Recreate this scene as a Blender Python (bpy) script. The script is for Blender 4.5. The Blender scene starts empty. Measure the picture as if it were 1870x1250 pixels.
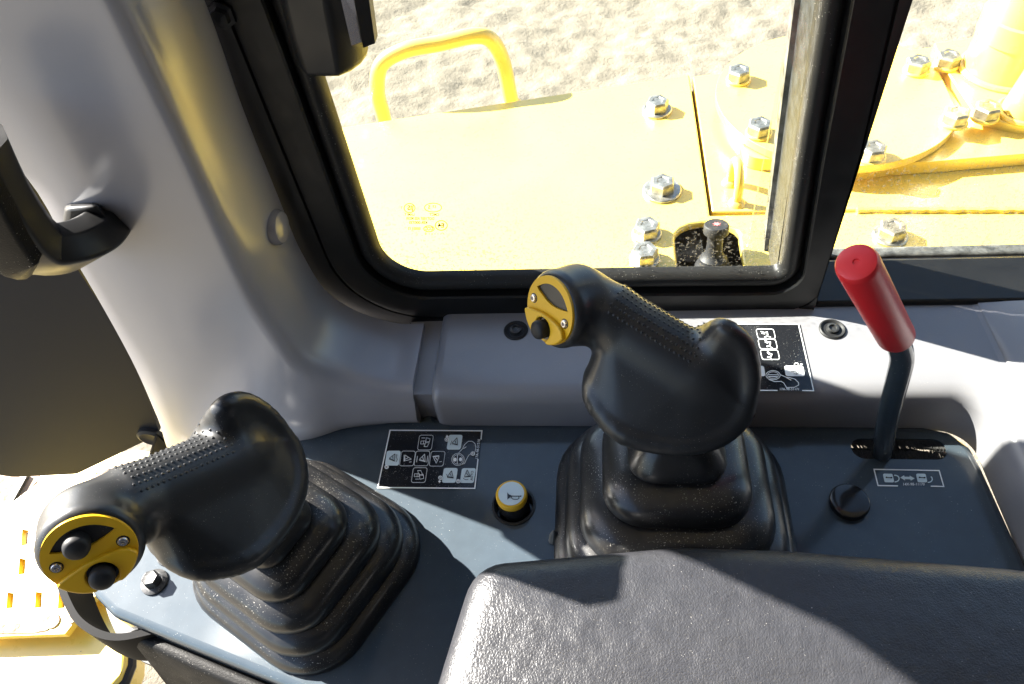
import bpy, bmesh, math, random
import numpy as np
from mathutils import Vector, Matrix
from mathutils.geometry import tessellate_polygon

random.seed(4); RNG = np.random.default_rng(4)
scene = bpy.context.scene
COL = scene.collection
R = math.radians

# ------------------------------------------------------------------ camera
PW, PH, PF = 1870.0, 1250.0, 1375.0          # photograph size and focal length in its pixels
PCX, PCY = PW / 2, PH / 2
CAM = np.array([0.0, 0.0, 0.5])              # half a metre above the console
_V = np.array([1113 - PCX, 1738 - PCY, PF]); _V /= np.linalg.norm(_V)
_D = np.array([1085 - PCX, -1112 - PCY, PF]); _D -= _V * (_D @ _V); _D /= np.linalg.norm(_D)
_X = np.cross(_V, _D)
if _X[0] < 0: _X = -_X
ROT = np.stack([_X, _D, -_V])                # camera axes (x right, y down, z forward) to world
cd = bpy.data.cameras.new('camera'); cam = bpy.data.objects.new('camera', cd); COL.objects.link(cam)
cd.sensor_width = 36.0; cd.lens = 36.0 * PF / PW; cd.clip_start = 0.02; cd.clip_end = 200
M4 = Matrix.Identity(4)
for i in range(3):
    M4[i][0] = ROT[i, 0]; M4[i][1] = -ROT[i, 1]; M4[i][2] = -ROT[i, 2]; M4[i][3] = CAM[i]
cam.matrix_world = M4
scene.camera = cam

# ------------------------------------------------------------------ light
SUN_AZ, SUN_EL = 158.0, 33.0                 # direction towards the sun, counter-clockwise from +X
w = bpy.data.worlds.new('World'); scene.world = w; w.use_nodes = True
nt = w.node_tree
bg = nt.nodes['Background']
sky = nt.nodes.new('ShaderNodeTexSky'); sky.sky_type = 'NISHITA'; sky.sun_disc = False
sky.sun_elevation = R(SUN_EL); sky.sun_rotation = R(90 - SUN_AZ)
nt.links.new(sky.outputs[0], bg.inputs[0]); bg.inputs[1].default_value = 0.05
sl = bpy.data.lights.new('sun', 'SUN'); sl.energy = 5.0; sl.angle = R(0.55); sl.color = (1.0, 0.95, 0.87)
sun = bpy.data.objects.new('sun', sl); COL.objects.link(sun)
sd = Vector((math.cos(R(SUN_AZ)) * math.cos(R(SUN_EL)), math.sin(R(SUN_AZ)) * math.cos(R(SUN_EL)), math.sin(R(SUN_EL))))
sun.rotation_euler = (-sd).to_track_quat('-Z', 'Y').to_euler(); sun.location = sd * 6
vs = scene.view_settings
vs.view_transform = 'Standard'; vs.look = 'None'; vs.gamma = 1.0; vs.use_curve_mapping = False
vs.exposure = 3.0

# ------------------------------------------------------------------ helpers
def P(px, py, x=None, y=None, z=None):
    """world point seen at photograph pixel (px,py) on the plane x=, y= or z="""
    d = ROT @ np.array([px - PCX, py - PCY, PF])
    if z is not None: t = (z - CAM[2]) / d[2]
    elif y is not None: t = (y - CAM[1]) / d[1]
    else: t = (x - CAM[0]) / d[0]
    return CAM + t * d

def mesh_obj(name, verts, faces, mat, parent=None, smooth=True, auto=40):
    me = bpy.data.meshes.new(name)
    me.from_pydata([tuple(float(c) for c in v) for v in verts], [], faces)
    me.update()
    bm = bmesh.new(); bm.from_mesh(me); bmesh.ops.recalc_face_normals(bm, faces=bm.faces); bm.to_mesh(me); bm.free()
    return link(name, me, mat, parent, smooth, auto)

def link(name, me, mat, parent=None, smooth=True, auto=40):
    o = bpy.data.objects.new(name, me); COL.objects.link(o)
    if mat is not None and not me.materials: me.materials.append(mat)
    if parent is not None: o.parent = parent
    if smooth and len(me.polygons):
        me.polygons.foreach_set('use_smooth', [True] * len(me.polygons))
        if auto: me.set_sharp_from_angle(angle=R(auto))
    return o

def thing(name, label, cat, group=None, loc=(0, 0, 0)):
    o = bpy.data.objects.new(name, None); COL.objects.link(o); o.location = loc
    o.empty_display_size = 0.02
    return tag(o, label, cat, group)

def tag(o, label=None, cat=None, group=None, kind=None):
    if label: o['label'] = label
    if cat: o['category'] = cat
    if group: o['group'] = group
    if kind: o['kind'] = kind
    return o

def part(o, parent):
    """parent o keeping its world-space mesh (the things' empties are not rotated or scaled)"""
    o.parent = parent; o.matrix_parent_inverse = Matrix.Translation(parent.location).inverted() if parent.type == 'EMPTY' else Matrix.Identity(4)
    return o

def bevel(o, width, seg=3, angle=35):
    m = o.modifiers.new('bevel', 'BEVEL'); m.width = width; m.segments = seg; m.limit_method = 'ANGLE'; m.angle_limit = R(angle)
    m.harden_normals = False
    return o

def loft(rings, close_ring=True, cap0=False, cap1=False):
    n = len(rings[0]); V = [p for r in rings for p in r]; Fc = []
    for i in range(len(rings) - 1):
        for j in range(n if close_ring else n - 1):
            k = (j + 1) % n
            Fc.append((i * n + j, i * n + k, (i + 1) * n + k, (i + 1) * n + j))
    if cap0: Fc.append(tuple(range(n))[::-1])
    if cap1: Fc.append(tuple((len(rings) - 1) * n + j for j in range(n)))
    return V, Fc

def catmull(pts, sub):
    pts = [np.array(p, float) for p in pts]; out = []
    for i in range(len(pts) - 1):
        p0 = pts[max(i - 1, 0)]; p1 = pts[i]; p2 = pts[i + 1]; p3 = pts[min(i + 2, len(pts) - 1)]
        for s in range(sub):
            t = s / sub
            out.append(.5 * (2 * p1 + (p2 - p0) * t + (2 * p0 - 5 * p1 + 4 * p2 - p3) * t * t + (3 * p1 - p0 - 3 * p2 + p3) * t ** 3))
    out.append(pts[-1]); return out

def tube(path, rad, n=16, caps=True, section=None, up=(0, 0, 1)):
    path = [np.array(p, float) for p in path]; rings = []
    rads = rad if hasattr(rad, '__len__') else [rad] * len(path)
    prev = None
    for i, p in enumerate(path):
        t = path[min(i + 1, len(path) - 1)] - path[max(i - 1, 0)]; t /= np.linalg.norm(t)
        if prev is None:
            u = np.cross(t, np.array(up, float))
            if np.linalg.norm(u) < 1e-3: u = np.cross(t, np.array([1., 0, 0]))
        else: u = prev - t * (prev @ t)
        u /= np.linalg.norm(u); prev = u; v = np.cross(t, u)
        if section is None: rings.append([p + rads[i] * (math.cos(a) * u + math.sin(a) * v) for a in np.linspace(0, 2 * math.pi, n, endpoint=False)])
        else: rings.append([p + rads[i] * (a * u + b * v) for a, b in section])
    return loft(rings, True, caps, caps)

def frame_of(n):
    n = np.array(n, float); n /= np.linalg.norm(n)
    a = np.array([1., 0, 0]) if abs(n[0]) < .8 else np.array([0, 1., 0])
    u = np.cross(n, a); u /= np.linalg.norm(u); return u, np.cross(n, u), n

def lathe(profile, center=(0, 0, 0), axis=(0, 0, 1), n=32, cap0=True, cap1=True):
    u, v, a = frame_of(axis); c = np.array(center, float)
    rings = [[c + a * h + r * (math.cos(t) * u + math.sin(t) * v) for t in np.linspace(0, 2 * math.pi, n, endpoint=False)] for r, h in profile]
    return loft(rings, True, cap0, cap1)

def join(*parts):
    V, Fc = [], []
    for v, f in parts:
        o = len(V); V += list(v); Fc += [tuple(i + o for i in q) for q in f]
    return V, Fc

def box(x0, x1, y0, y1, z0, z1):
    V = [(x, y, z) for z in (z0, z1) for y in (y0, y1) for x in (x0, x1)]
    return V, [(0, 2, 3, 1), (4, 5, 7, 6), (0, 1, 5, 4), (2, 6, 7, 3), (0, 4, 6, 2), (1, 3, 7, 5)]

def rounded(poly, rad, seg=8):
    """round the corners of a 2-D polygon; rad a number or one per corner"""
    n = len(poly); out = []
    rads = rad if hasattr(rad, '__len__') else [rad] * n
    for i in range(n):
        p = np.array(poly[i], float); a = np.array(poly[i - 1], float) - p; b = np.array(poly[(i + 1) % n], float) - p
        la, lb = np.linalg.norm(a), np.linalg.norm(b)
        if rads[i] <= 0: out.append(tuple(p)); continue
        a /= la; b /= lb
        ang = math.acos(max(-1, min(1, a @ b))); d = min(rads[i] / math.tan(ang / 2), la * .49, lb * .49)
        s, e = p + a * d, p + b * d
        for k in range(seg + 1):
            t = k / seg; out.append(tuple((1 - t) ** 2 * s + 2 * t * (1 - t) * (p * .8 + .2 * (s + e) / 2) + t * t * e))
    return out

def offset_loop(poly, d):
    """offset a counter-clockwise closed loop outwards by d"""
    p = np.array(poly, float); t = np.roll(p, -1, 0) - np.roll(p, 1, 0)
    t /= np.maximum(np.linalg.norm(t, axis=1, keepdims=True), 1e-9)
    return [tuple(q) for q in p + d * np.stack([t[:, 1], -t[:, 0]], 1)]

def plate(outline, holes, z0, z1, lift=None):
    """slab with holes; lift maps (x,y,z) to the world"""
    lift = lift or (lambda x, y, z: (x, y, z))
    loops = [outline] + holes
    flat = [p for l in loops for p in l]; n = len(flat)
    bm = bmesh.new(); vv = [bm.verts.new((a, b, 0)) for a, b in flat]; ed = []; o = 0
    for l in loops:
        ed += [bm.edges.new((vv[o + j], vv[o + (j + 1) % len(l)])) for j in range(len(l))]; o += len(l)
    bm.verts.index_update(); bmesh.ops.triangle_fill(bm, edges=ed, use_beauty=True, normal=(0, 0, 1))
    tris = [tuple(v.index for v in f.verts) for f in bm.faces]; bm.free()
    V = [lift(a, b, z1) for a, b in flat] + [lift(a, b, z0) for a, b in flat]
    Fc = [tuple(t) for t in tris] + [tuple(i + n for i in t[::-1]) for t in tris]
    o = 0
    for l in loops:
        m = len(l)
        for j in range(m):
            k = (j + 1) % m; Fc.append((o + j, o + k, o + k + n, o + j + n))
        o += m
    return V, Fc

def obround(x0, x1, y0, y1, n=10):
    r = (y1 - y0) / 2; c = (y0 + y1) / 2
    return [(x1 - r + r * math.cos(a), c + r * math.sin(a)) for a in np.linspace(-math.pi / 2, math.pi / 2, n)] + \
           [(x0 + r + r * math.cos(a), c + r * math.sin(a)) for a in np.linspace(math.pi / 2, 1.5 * math.pi, n)]

def circle(cx, cy, r, n=32, a0=0, a1=360, end=False):
    return [(cx + r * math.cos(a), cy + r * math.sin(a)) for a in np.linspace(R(a0), R(a1), n, endpoint=end)]

# ------------------------------------------------------------------ materials
def srgb(r, g, b):
    f = lambda c: (c / 255 / 12.92) if c / 255 <= .04045 else ((c / 255 + .055) / 1.055) ** 2.4
    return (f(r), f(g), f(b))

def material(name, color, rough=.5, metal=0., spec=.5, bumps=(), var=0., var_scale=30., dust=0., dust_scale=900., dust_col=(.42, .4, .36),
             dust_up=0., rough_var=0., coat=0., coat_rough=.2, film=0., film_col=(.3, .29, .27)):
    m = bpy.data.materials.new(name); m.use_nodes = True; t = m.node_tree; N = t.nodes; Lk = t.links
    b = N['Principled BSDF']; b.inputs['Roughness'].default_value = rough; b.inputs['Metallic'].default_value = metal
    b.inputs['Specular IOR Level'].default_value = spec; b.inputs['Coat Weight'].default_value = coat; b.inputs['Coat Roughness'].default_value = coat_rough
    tc = N.new('ShaderNodeTexCoord'); co = tc.outputs['Object']
    def noise(scale, detail=3., rg=.5):
        n = N.new('ShaderNodeTexNoise'); n.inputs['Scale'].default_value = scale; n.inputs['Detail'].default_value = detail
        n.inputs['Roughness'].default_value = rg; Lk.new(co, n.inputs['Vector']); return n.outputs['Fac']
    def ramp(sock, lo, hi, a=0., c=1.):
        n = N.new('ShaderNodeMapRange'); n.inputs[1].default_value = lo; n.inputs[2].default_value = hi
        n.inputs[3].default_value = a; n.inputs[4].default_value = c; Lk.new(sock, n.inputs[0]); return n.outputs[0]
    def mix(fac, ca, cb):
        n = N.new('ShaderNodeMix'); n.data_type = 'RGBA'
        if isinstance(fac, float): n.inputs[0].default_value = fac
        else: Lk.new(fac, n.inputs[0])
        for s, c in ((6, ca), (7, cb)):
            if isinstance(c, tuple): n.inputs[s].default_value = c + (1,)
            else: Lk.new(c, n.inputs[s])
        return n.outputs[2]
    def mul(a, b2):
        n = N.new('ShaderNodeMath'); n.operation = 'MULTIPLY'
        for i, s in ((0, a), (1, b2)):
            if isinstance(s, float): n.inputs[i].default_value = s
            else: Lk.new(s, n.inputs[i])
        return n.outputs[0]
    col = color
    if var:
        col = mix(ramp(noise(var_scale, 5.), .3, .7), tuple(c * (1 - var) for c in color), tuple(min(1, c * (1 + var)) for c in color))
    up = None
    if dust_up or film:
        g = N.new('ShaderNodeNewGeometry'); s = N.new('ShaderNodeSeparateXYZ'); Lk.new(g.outputs['Normal'], s.inputs[0]); up = ramp(s.outputs[2], .1, .9)
    if film:
        f = mul(mul(up, ramp(noise(60., 4.), .35, .7)), film); col = mix(f, col, film_col)
    if dust:
        f = ramp(noise(dust_scale, 2.), .74 - .1 * dust, .76 - .1 * dust); f = mul(f, ramp(noise(45., 3.), .4, .62))
        if dust_up: f = mul(f, up)
        col = mix(f, col, dust_col)
    if isinstance(col, tuple): b.inputs['Base Color'].default_value = col + (1,)
    else: Lk.new(col, b.inputs['Base Color'])
    if rough_var: Lk.new(ramp(noise(70., 4.), .3, .7, rough - rough_var, rough + rough_var), b.inputs['Roughness'])
    last = None
    for kind, scale, strength, dist in bumps:
        if kind == 'noise': h = noise(scale, 4.)
        else:
            vn = N.new('ShaderNodeTexVoronoi'); vn.inputs['Scale'].default_value = scale; vn.feature = 'DISTANCE_TO_EDGE' if kind == 'cell' else 'F1'
            wv = N.new('ShaderNodeTexNoise'); wv.inputs['Scale'].default_value = scale * .6; Lk.new(co, wv.inputs['Vector'])
            va = N.new('ShaderNodeVectorMath'); va.operation = 'MULTIPLY_ADD'; Lk.new(wv.outputs['Color'], va.inputs[0])
            va.inputs[1].default_value = (1.2 / scale,) * 3; Lk.new(co, va.inputs[2]); Lk.new(va.outputs[0], vn.inputs['Vector'])
            h = ramp(vn.outputs['Distance'], 0., .25)
        bn = N.new('ShaderNodeBump'); bn.inputs['Strength'].default_value = strength; bn.inputs['Distance'].default_value = dist
        Lk.new(h, bn.inputs['Height'])
        if last is not None: Lk.new(last, bn.inputs['Normal'])
        last = bn.outputs['Normal']
    if last is not None: Lk.new(last, b.inputs['Normal'])
    return m

MAT = {}
MAT['slate'] = material('slate_paint', (.041, .056, .070), .55, coat=1., coat_rough=.12, spec=.12, bumps=[('noise', 900., .12, .0004), ('noise', 160., .06, .001)], var=.06, var_scale=90., dust=.25, dust_scale=1100., rough_var=.04)
MAT['trim'] = material('grey_trim_plastic', (.315, .308, .33), .27, spec=.5, bumps=[('noise', 1500., .03, .0002)], var=.03, var_scale=14., coat=.35)
MAT['trim_top'] = material('grey_sill_plastic', (.235, .23, .243), .3, spec=.5, bumps=[('noise', 1500., .04, .0002)], var=.03, var_scale=25., dust=.3, dust_scale=1200., dust_up=1.)
MAT['rubber'] = material('boot_rubber', (.0065, .0065, .0072), .42, coat=.6, coat_rough=.2, spec=.35, bumps=[('noise', 1800., .15, .0003)], dust=.75, dust_scale=1100., dust_up=1., film=.4, film_col=(.042, .039, .034), rough_var=.06)
MAT['grip'] = material('grip_plastic', (.0135, .0145, .016), .44, coat=.5, coat_rough=.26, spec=.4, bumps=[('noise', 2400., .06, .0002)], dust=.3, dust_scale=1500., dust_up=1., rough_var=.05)
MAT['black'] = material('black_plastic', (.010, .010, .0105), .42, spec=.45, bumps=[('noise', 1500., .1, .0003)], rough_var=.05)
MAT['tray'] = material('tray_plastic', (.005, .005, .0055), .6, spec=.06)
MAT['gloss_black'] = material('gloss_black_plastic', (.012, .012, .013), .14, spec=.55)
MAT['soft_black'] = material('soft_black_rubber', (.016, .016, .017), .55, spec=.35)
MAT['frame'] = material('window_frame_black', (.010, .0098, .0094), .38, spec=.35, bumps=[('noise', 1400., .12, .0003)], var=.15, var_scale=60., rough_var=.06)
MAT['seal'] = material('window_seal_rubber', (.018, .0175, .0165), .48, spec=.35, bumps=[('noise', 700., .25, .0004)], dust=.4, dust_scale=900., dust_up=.0, rough_var=.06)
MAT['worn_rail'] = material('worn_rail_rubber', (.075, .075, .07), .5, spec=.5, bumps=[('noise', 350., .4, .001)], var=.75, var_scale=90.)
MAT['rail_dark'] = material('dusty_channel_rubber', (.016, .018, .02), .5, spec=.4, bumps=[('noise', 350., .5, .001)], var=.8, var_scale=110., dust=.7, dust_scale=500., dust_col=(.10, .10, .095))
MAT['leather'] = material('armrest_vinyl', (.026, .0265, .030), .34, spec=.55, bumps=[('cell', 620., .22, .0006), ('noise', 60., .5, .0024), ('noise', 1400., .12, .0003)], dust=.1, dust_scale=1200., rough_var=.05, var=.1, var_scale=200.)
MAT['skirt'] = material('skirt_vinyl', (.007, .0068, .0066), .5, spec=.15, bumps=[('noise', 900., .4, .0005)], dust=.4, dust_scale=1100., rough_var=.06)
MAT['yplastic'] = material('yellow_plastic', (.75, .43, .012), .38, spec=.45)
MAT['ypaint'] = material('yellow_machine_paint', (.80, .585, .105), .3, spec=.5, coat=1., coat_rough=.3, bumps=[('noise', 220., .05, .001)], var=.05, var_scale=12., rough_var=.05, dust=.05, dust_scale=160., dust_col=(.30, .20, .07))
MAT['red'] = material('red_plastic', (.66, .021, .028), .38, spec=.5, bumps=[('noise', 1500., .08, .0003)])
MAT['steel'] = material('zinc_steel', (.36, .35, .31), .5, metal=1., var=.45, var_scale=140., bumps=[('noise', 500., .3, .0006)])
MAT['screw'] = material('screw_steel', (.72, .7, .7), .25, metal=1.)
MAT['dark_steel'] = material('dark_bolt_steel', (.06, .06, .06), .4, metal=.5, var=.4, var_scale=400., dust=.6, dust_scale=900.)
MAT['white_print'] = material('white_print', (.8, .82, .82), .45)
MAT['black_print'] = material('black_print', (.012, .013, .016), .2, spec=.55, dust=.55, dust_scale=1300.)
MAT['horn_label'] = material('horn_label', (.6, .7, .72), .4)
MAT['glass_print'] = material('glass_print', (.012, .010, .004), .6)
MAT['doorpanel'] = material('dark_grey_board', (.0095, .0115, .0165), .6, spec=.12, bumps=[('noise', 1200., .2, .0004)], var=.06, var_scale=10.)
MAT['dirt'] = material('dry_mud', (.33, .24, .17), .9, bumps=[('noise', 60., .8, .01)], var=.3, var_scale=20.)
MAT['pinkmark'] = material('worn_red_mark', (.55, .13, .13), .6)
MAT['dark_brown'] = material('dark_brown_steel', (.055, .042, .017), .6, var=.5, var_scale=50.)  # dark brown for the cut-out pocket and the strip under the plate seam

def glass_mat():
    m = bpy.data.materials.new('window_glass'); m.use_nodes = True; t = m.node_tree; N = t.nodes
    N.remove(N['Principled BSDF']); out = N['Material Output']
    tr = N.new('ShaderNodeBsdfTransparent'); tr.inputs[0].default_value = (.96, .98, .965, 1)
    gl = N.new('ShaderNodeBsdfGlossy'); gl.inputs['Roughness'].default_value = .01
    lw = N.new('ShaderNodeLayerWeight'); lw.inputs[0].default_value = .5
    pw = N.new('ShaderNodeMath'); pw.operation = 'POWER'; pw.inputs[1].default_value = 5.; t.links.new(lw.outputs['Facing'], pw.inputs[0])
    fr = N.new('ShaderNodeMath'); fr.operation = 'MULTIPLY_ADD'; fr.inputs[1].default_value = .96; fr.inputs[2].default_value = .03; t.links.new(pw.outputs[0], fr.inputs[0])
    mx = N.new('ShaderNodeMixShader')
    tc = N.new('ShaderNodeTexCoord'); nz = N.new('ShaderNodeTexNoise'); nz.inputs['Scale'].default_value = 420.; t.links.new(tc.outputs['Object'], nz.inputs['Vector'])
    th = N.new('ShaderNodeMapRange'); th.inputs[1].default_value = .60; th.inputs[2].default_value = .66; t.links.new(nz.outputs['Fac'], th.inputs[0])
    sp = N.new('ShaderNodeSeparateXYZ'); t.links.new(tc.outputs['Object'], sp.inputs[0])
    gz = N.new('ShaderNodeMapRange'); gz.inputs[1].default_value = .16; gz.inputs[2].default_value = .07; gz.inputs[3].default_value = .0; gz.inputs[4].default_value = .55; t.links.new(sp.outputs[2], gz.inputs[0])
    ml = N.new('ShaderNodeMath'); ml.operation = 'MULTIPLY'; t.links.new(th.outputs[0], ml.inputs[0]); t.links.new(gz.outputs[0], ml.inputs[1])
    tl = N.new('ShaderNodeBsdfTranslucent'); tl.inputs[0].default_value = (.12, .11, .09, 1)
    dm = N.new('ShaderNodeMixShader'); t.links.new(ml.outputs[0], dm.inputs[0]); t.links.new(tr.outputs[0], dm.inputs[1]); t.links.new(tl.outputs[0], dm.inputs[2])
    t.links.new(fr.outputs[0], mx.inputs[0]); t.links.new(dm.outputs[0], mx.inputs[1]); t.links.new(gl.outputs[0], mx.inputs[2]); t.links.new(mx.outputs[0], out.inputs[0])
    return m
MAT['glass'] = glass_mat()

def ground_mat():
    m = material('dry_ground', (.165, .145, .112), .95, spec=.1, bumps=[('noise', 14., .3, .02), ('noise', 60., .45, .010), ('noise', 220., .5, .004)], var=.2, var_scale=16.)
    return m
MAT['ground'] = ground_mat()

# ------------------------------------------------------------------ the setting outside: ground
def value_noise(x, y, seed):
    r = np.random.default_rng(seed).random((256, 256)); xi = np.floor(x).astype(int); yi = np.floor(y).astype(int)
    fx = x - xi; fy = y - yi; fx = fx * fx * (3 - 2 * fx); fy = fy * fy * (3 - 2 * fy)
    g = lambda a, b: r[a % 256, b % 256]
    return (g(xi, yi) * (1 - fx) + g(xi + 1, yi) * fx) * (1 - fy) + (g(xi, yi + 1) * (1 - fx) + g(xi + 1, yi + 1) * fx) * fy
GZ = -1.5
def ground():
    nx, ny = 260, 200
    X, Y = np.meshgrid(np.linspace(-3.4, 4.2, nx), np.linspace(.3, 5.2, ny), indexing='ij')
    Z = GZ + .04 * (value_noise(X * 5, Y * 5, 1) - .5) + .018 * (value_noise(X * 13 + Y * 4, Y * 17, 2) - .5) + .016 * (value_noise(X * 31, Y * 31, 3) - .5)
    ridge = np.sin((X * .5 + Y * 1.0) * 34 + 3 * value_noise(X * 3, Y * 3, 5)); m = np.clip(1 - np.abs(Y - 2.35 + .25 * X) / .35, 0, 1)
    Z += .028 * ridge * m * value_noise(X * 6, Y * 6, 7)
    edge = np.minimum(np.minimum(X + 3.4, 4.2 - X), np.minimum(Y - .3, 5.2 - Y)); k = np.clip(edge / .3, 0, 1); Z = GZ + (Z - GZ) * k
    V = np.stack([X, Y, Z], -1).reshape(-1, 3); Fc = []
    idx = np.arange(nx * ny).reshape(nx, ny)
    Fc = np.stack([idx[:-1, :-1], idx[1:, :-1], idx[1:, 1:], idx[:-1, 1:]], -1).reshape(-1, 4).tolist()
    # the sheet goes on flat to the horizon
    b = [(-3.4, .3), (4.2, .3), (4.2, 5.2), (-3.4, 5.2)]; B = [(-90, -90), (90, -90), (90, 90), (-90, 90)]
    V = V.tolist(); o = len(V); V += [[x, y, GZ] for x, y in b + B]
    for j in range(4): Fc.append([o + j, o + 4 + j, o + 4 + (j + 1) % 4, o + (j + 1) % 4])
    g = mesh_obj('ground', V, Fc, MAT['ground'], auto=0)
    tag(g, 'pale dry rutted dirt ground beyond the machine', kind='structure')
ground()
# ------------------------------------------------------------------ the machine's yellow deck outside the window
DZ = -.2
def hexbolt_mesh():
    r = .0172; hexa = [(r * math.cos(a), r * math.sin(a)) for a in np.linspace(0, 2 * math.pi, 6, endpoint=False)]
    rings = [[(x, y, .004) for x, y in hexa], [(x, y, .0165) for x, y in hexa], [(x * .88, y * .88, .0195) for x, y in hexa], [(x * .5, y * .5, .0196) for x, y in hexa], [(x * .42, y * .42, .0188) for x, y in hexa]]
    return loft(rings, True, True, True)
_hb = None; _ws = {}
def bolt(px, py, z, parent, washer=.021, wmat='steel', rot=0., tilt=0.):
    global _hb
    if _hb is None:
        o = mesh_obj('bolt', *hexbolt_mesh(), MAT['steel'], smooth=False); _hb = o.data
    else: o = link('bolt', _hb, None, smooth=False)
    if (washer, wmat) not in _ws:
        wv = lathe([(washer, 0), (washer, .003), (washer - .0015, .0045), (.010, .0046)], n=28); wo = mesh_obj('washer', *wv, MAT[wmat]); _ws[(washer, wmat)] = wo.data
    else: wo = link('washer', _ws[(washer, wmat)], None)
    wo.parent = o
    p = P(px, py, z=z); o.location = p; o.rotation_euler = (0, 0, rot); o.parent = parent
    return o

deck = thing('machine_deck', 'pale yellow steel deck plates of the machine outside the cab window', 'deck')
def deck_plate(name, outline, z0, z1, mat='ypaint', bev=.004, parent=None):
    o = mesh_obj(name, *plate(outline, [], z0, z1), MAT[mat], parent or deck, smooth=True, auto=30)
    if bev: bevel(o, bev, 2)
    return o
# left plate, with an arched cut-out for the breather
cut = [(.094, .50), (.094, .735)] + [(.094 + .042 * (1 - math.cos(a)), .735 + .03 * math.sin(a)) for a in np.linspace(.3, math.pi - .15, 8)] + [(.176, .735), (.176, .50)]
deck_plate('deck_plate', [(-.62, .50)] + cut[:-1][:1] + cut[1:] + [(.70, .50), (.70, .775), (.143, .778), (.1425, 1.117), (-.42, 1.016), (-.62, .985)], DZ - .012, DZ)
deck_plate('pocket_floor', [(.07, .48), (.21, .48), (.21, .80), (.07, .80)], DZ - .11, DZ - .10, 'dark_brown', 0)
mesh_obj('pocket_wall', *join(box(.06, .22, .785, .795, DZ - .099, DZ - .0135), box(.06, .075, .50, .784, DZ - .099, DZ - .0135), box(.20, .215, .50, .784, DZ - .099, DZ - .0135)), MAT['dark_brown'], deck, smooth=False)
mesh_obj('seam_strip', *box(.135, .155, .775, 1.10, DZ - .030, DZ - .021), MAT['dark_brown'], deck, smooth=False)
# raised step that carries the round cover
o = deck_plate('step_plate', [(.1475, .790), (.74, .772), (.74, 1.20), (.58, 1.172), (.1475, 1.116)], DZ - .02, DZ - .004, bev=.002)
deck_plate('deck_side', [(-.42, 1.012), (.1425, 1.113), (.1425, 1.108), (-.42, 1.007)], DZ - .4, DZ - .013, bev=0)
o = deck_plate('weld_bead', [], 0, 0) if False else None
wb = [P(px, 384 + RNG.uniform(-1, 1), z=DZ + .002) for px in np.linspace(1565, 1890, 40)]
mesh_obj('weld_bead', *tube(wb, [.0042 + RNG.uniform(-.0006, .0008) for _ in wb], 8), MAT['ypaint'], deck)
for px, py, wsh, mt, rt in ((1200, 203, .0225, 'steel', .2), (1209, 350, .0265, 'steel', .5), (1181, 429, .0195, 'steel', .25), (1177, 475, .0195, 'steel', .1), (1625, 433, .021, 'steel', .3)):
    bolt(px, py, DZ, deck, wsh, mt, rt)

cover = thing('round_cover', 'round yellow cover plate bolted on the deck beyond the window bar', 'cover plate')
cc, cr = (.338, 1.0), .168
arc = [(cc[0] + cr * math.cos(a), cc[1] + cr * math.sin(a)) for a in np.linspace(R(22), R(335), 70)]
mesh_obj('cover_disc', *plate(arc, [], DZ + .018, DZ + .030), MAT['ypaint'], cover, auto=30)
bevel(cover.children[0], .002, 2)
arc2 = [(cc[0] + (cr - .012) * math.cos(a), cc[1] + (cr - .012) * math.sin(a)) for a in np.linspace(R(22), R(335), 60)]
mesh_obj('cover_collar', *plate(arc2, [], DZ - .004, DZ + .0175), MAT['ypaint'], cover, auto=30)
for px, py, rt in ((1348, 147, .4), (1385, 245, .3), (1590, 289, .1), (1740, 225, .2), (1672, 131, .5)): bolt(px, py, DZ + .030, cover, .0185, 'ypaint', rt)

rail2 = thing('pivot_plate', 'yellow lobed plate with two bolts beside the round cover', 'plate')
lobe = [(.507, 1.12), (.503, 1.06), (.512, .94), (.522, .925), (.56, .905), (.63, .89), (.75, .885), (.75, 1.16)]
mesh_obj('lobe_plate', *plate(lobe, [], DZ + .008, DZ + .030), MAT['ypaint'], rail2, auto=30); bevel(rail2.children[0], .002, 2)
bolt(1797, 215, DZ + .030, rail2, .0185, 'ypaint', .2); bolt(1727, 121, DZ + .030, rail2, .0185, 'ypaint', .5)

beam = thing('support_beam', 'yellow box beam running under the round cover plate', 'beam')
bo = [(.20, .876), (.34, .849), (.44, .853), (.76, .878), (.76, 1.10), (.20, 1.10)]
mesh_obj('beam_body', *plate(rounded(bo, [.02, .03, .01, 0, 0, 0], 5), [], DZ - .003, DZ + .0165), MAT['ypaint'], beam, auto=30); bevel(beam.children[0], .003, 2)

# yellow cylinder and post at the far right
cyl = thing('lift_cylinder', 'thick yellow cylinder standing on the lobed plate', 'cylinder')
c = P(1835, 128, z=DZ + .03)
mesh_obj('barrel', *lathe([(.052, 0), (.057, .002), (.057, .055), (.059, .056), (.059, .085), (.055, .087), (.055, .4)], c, (0.02, 0, 1), 40), MAT['ypaint'], cyl)
mesh_obj('base_weld', *tube([c + np.array([.058 * math.cos(a), .058 * math.sin(a), .003]) for a in np.linspace(0, 2 * math.pi, 40)], .005, 8), MAT['ypaint'], cyl)
post = thing('yellow_post', 'plain yellow round post leaning beside the thick cylinder', 'post')
c = P(1870, 205, z=DZ + .03)
mesh_obj('post_tube', *tube([c, c + np.array([.06, .02, .30])], .03, 24), MAT['ypaint'], post)
mesh_obj('base_weld', *tube([c + np.array([.032 * math.cos(a), .032 * math.sin(a), .002]) for a in np.linspace(0, 2 * math.pi, 30)], .004, 8), MAT['ypaint'], post)

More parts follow.
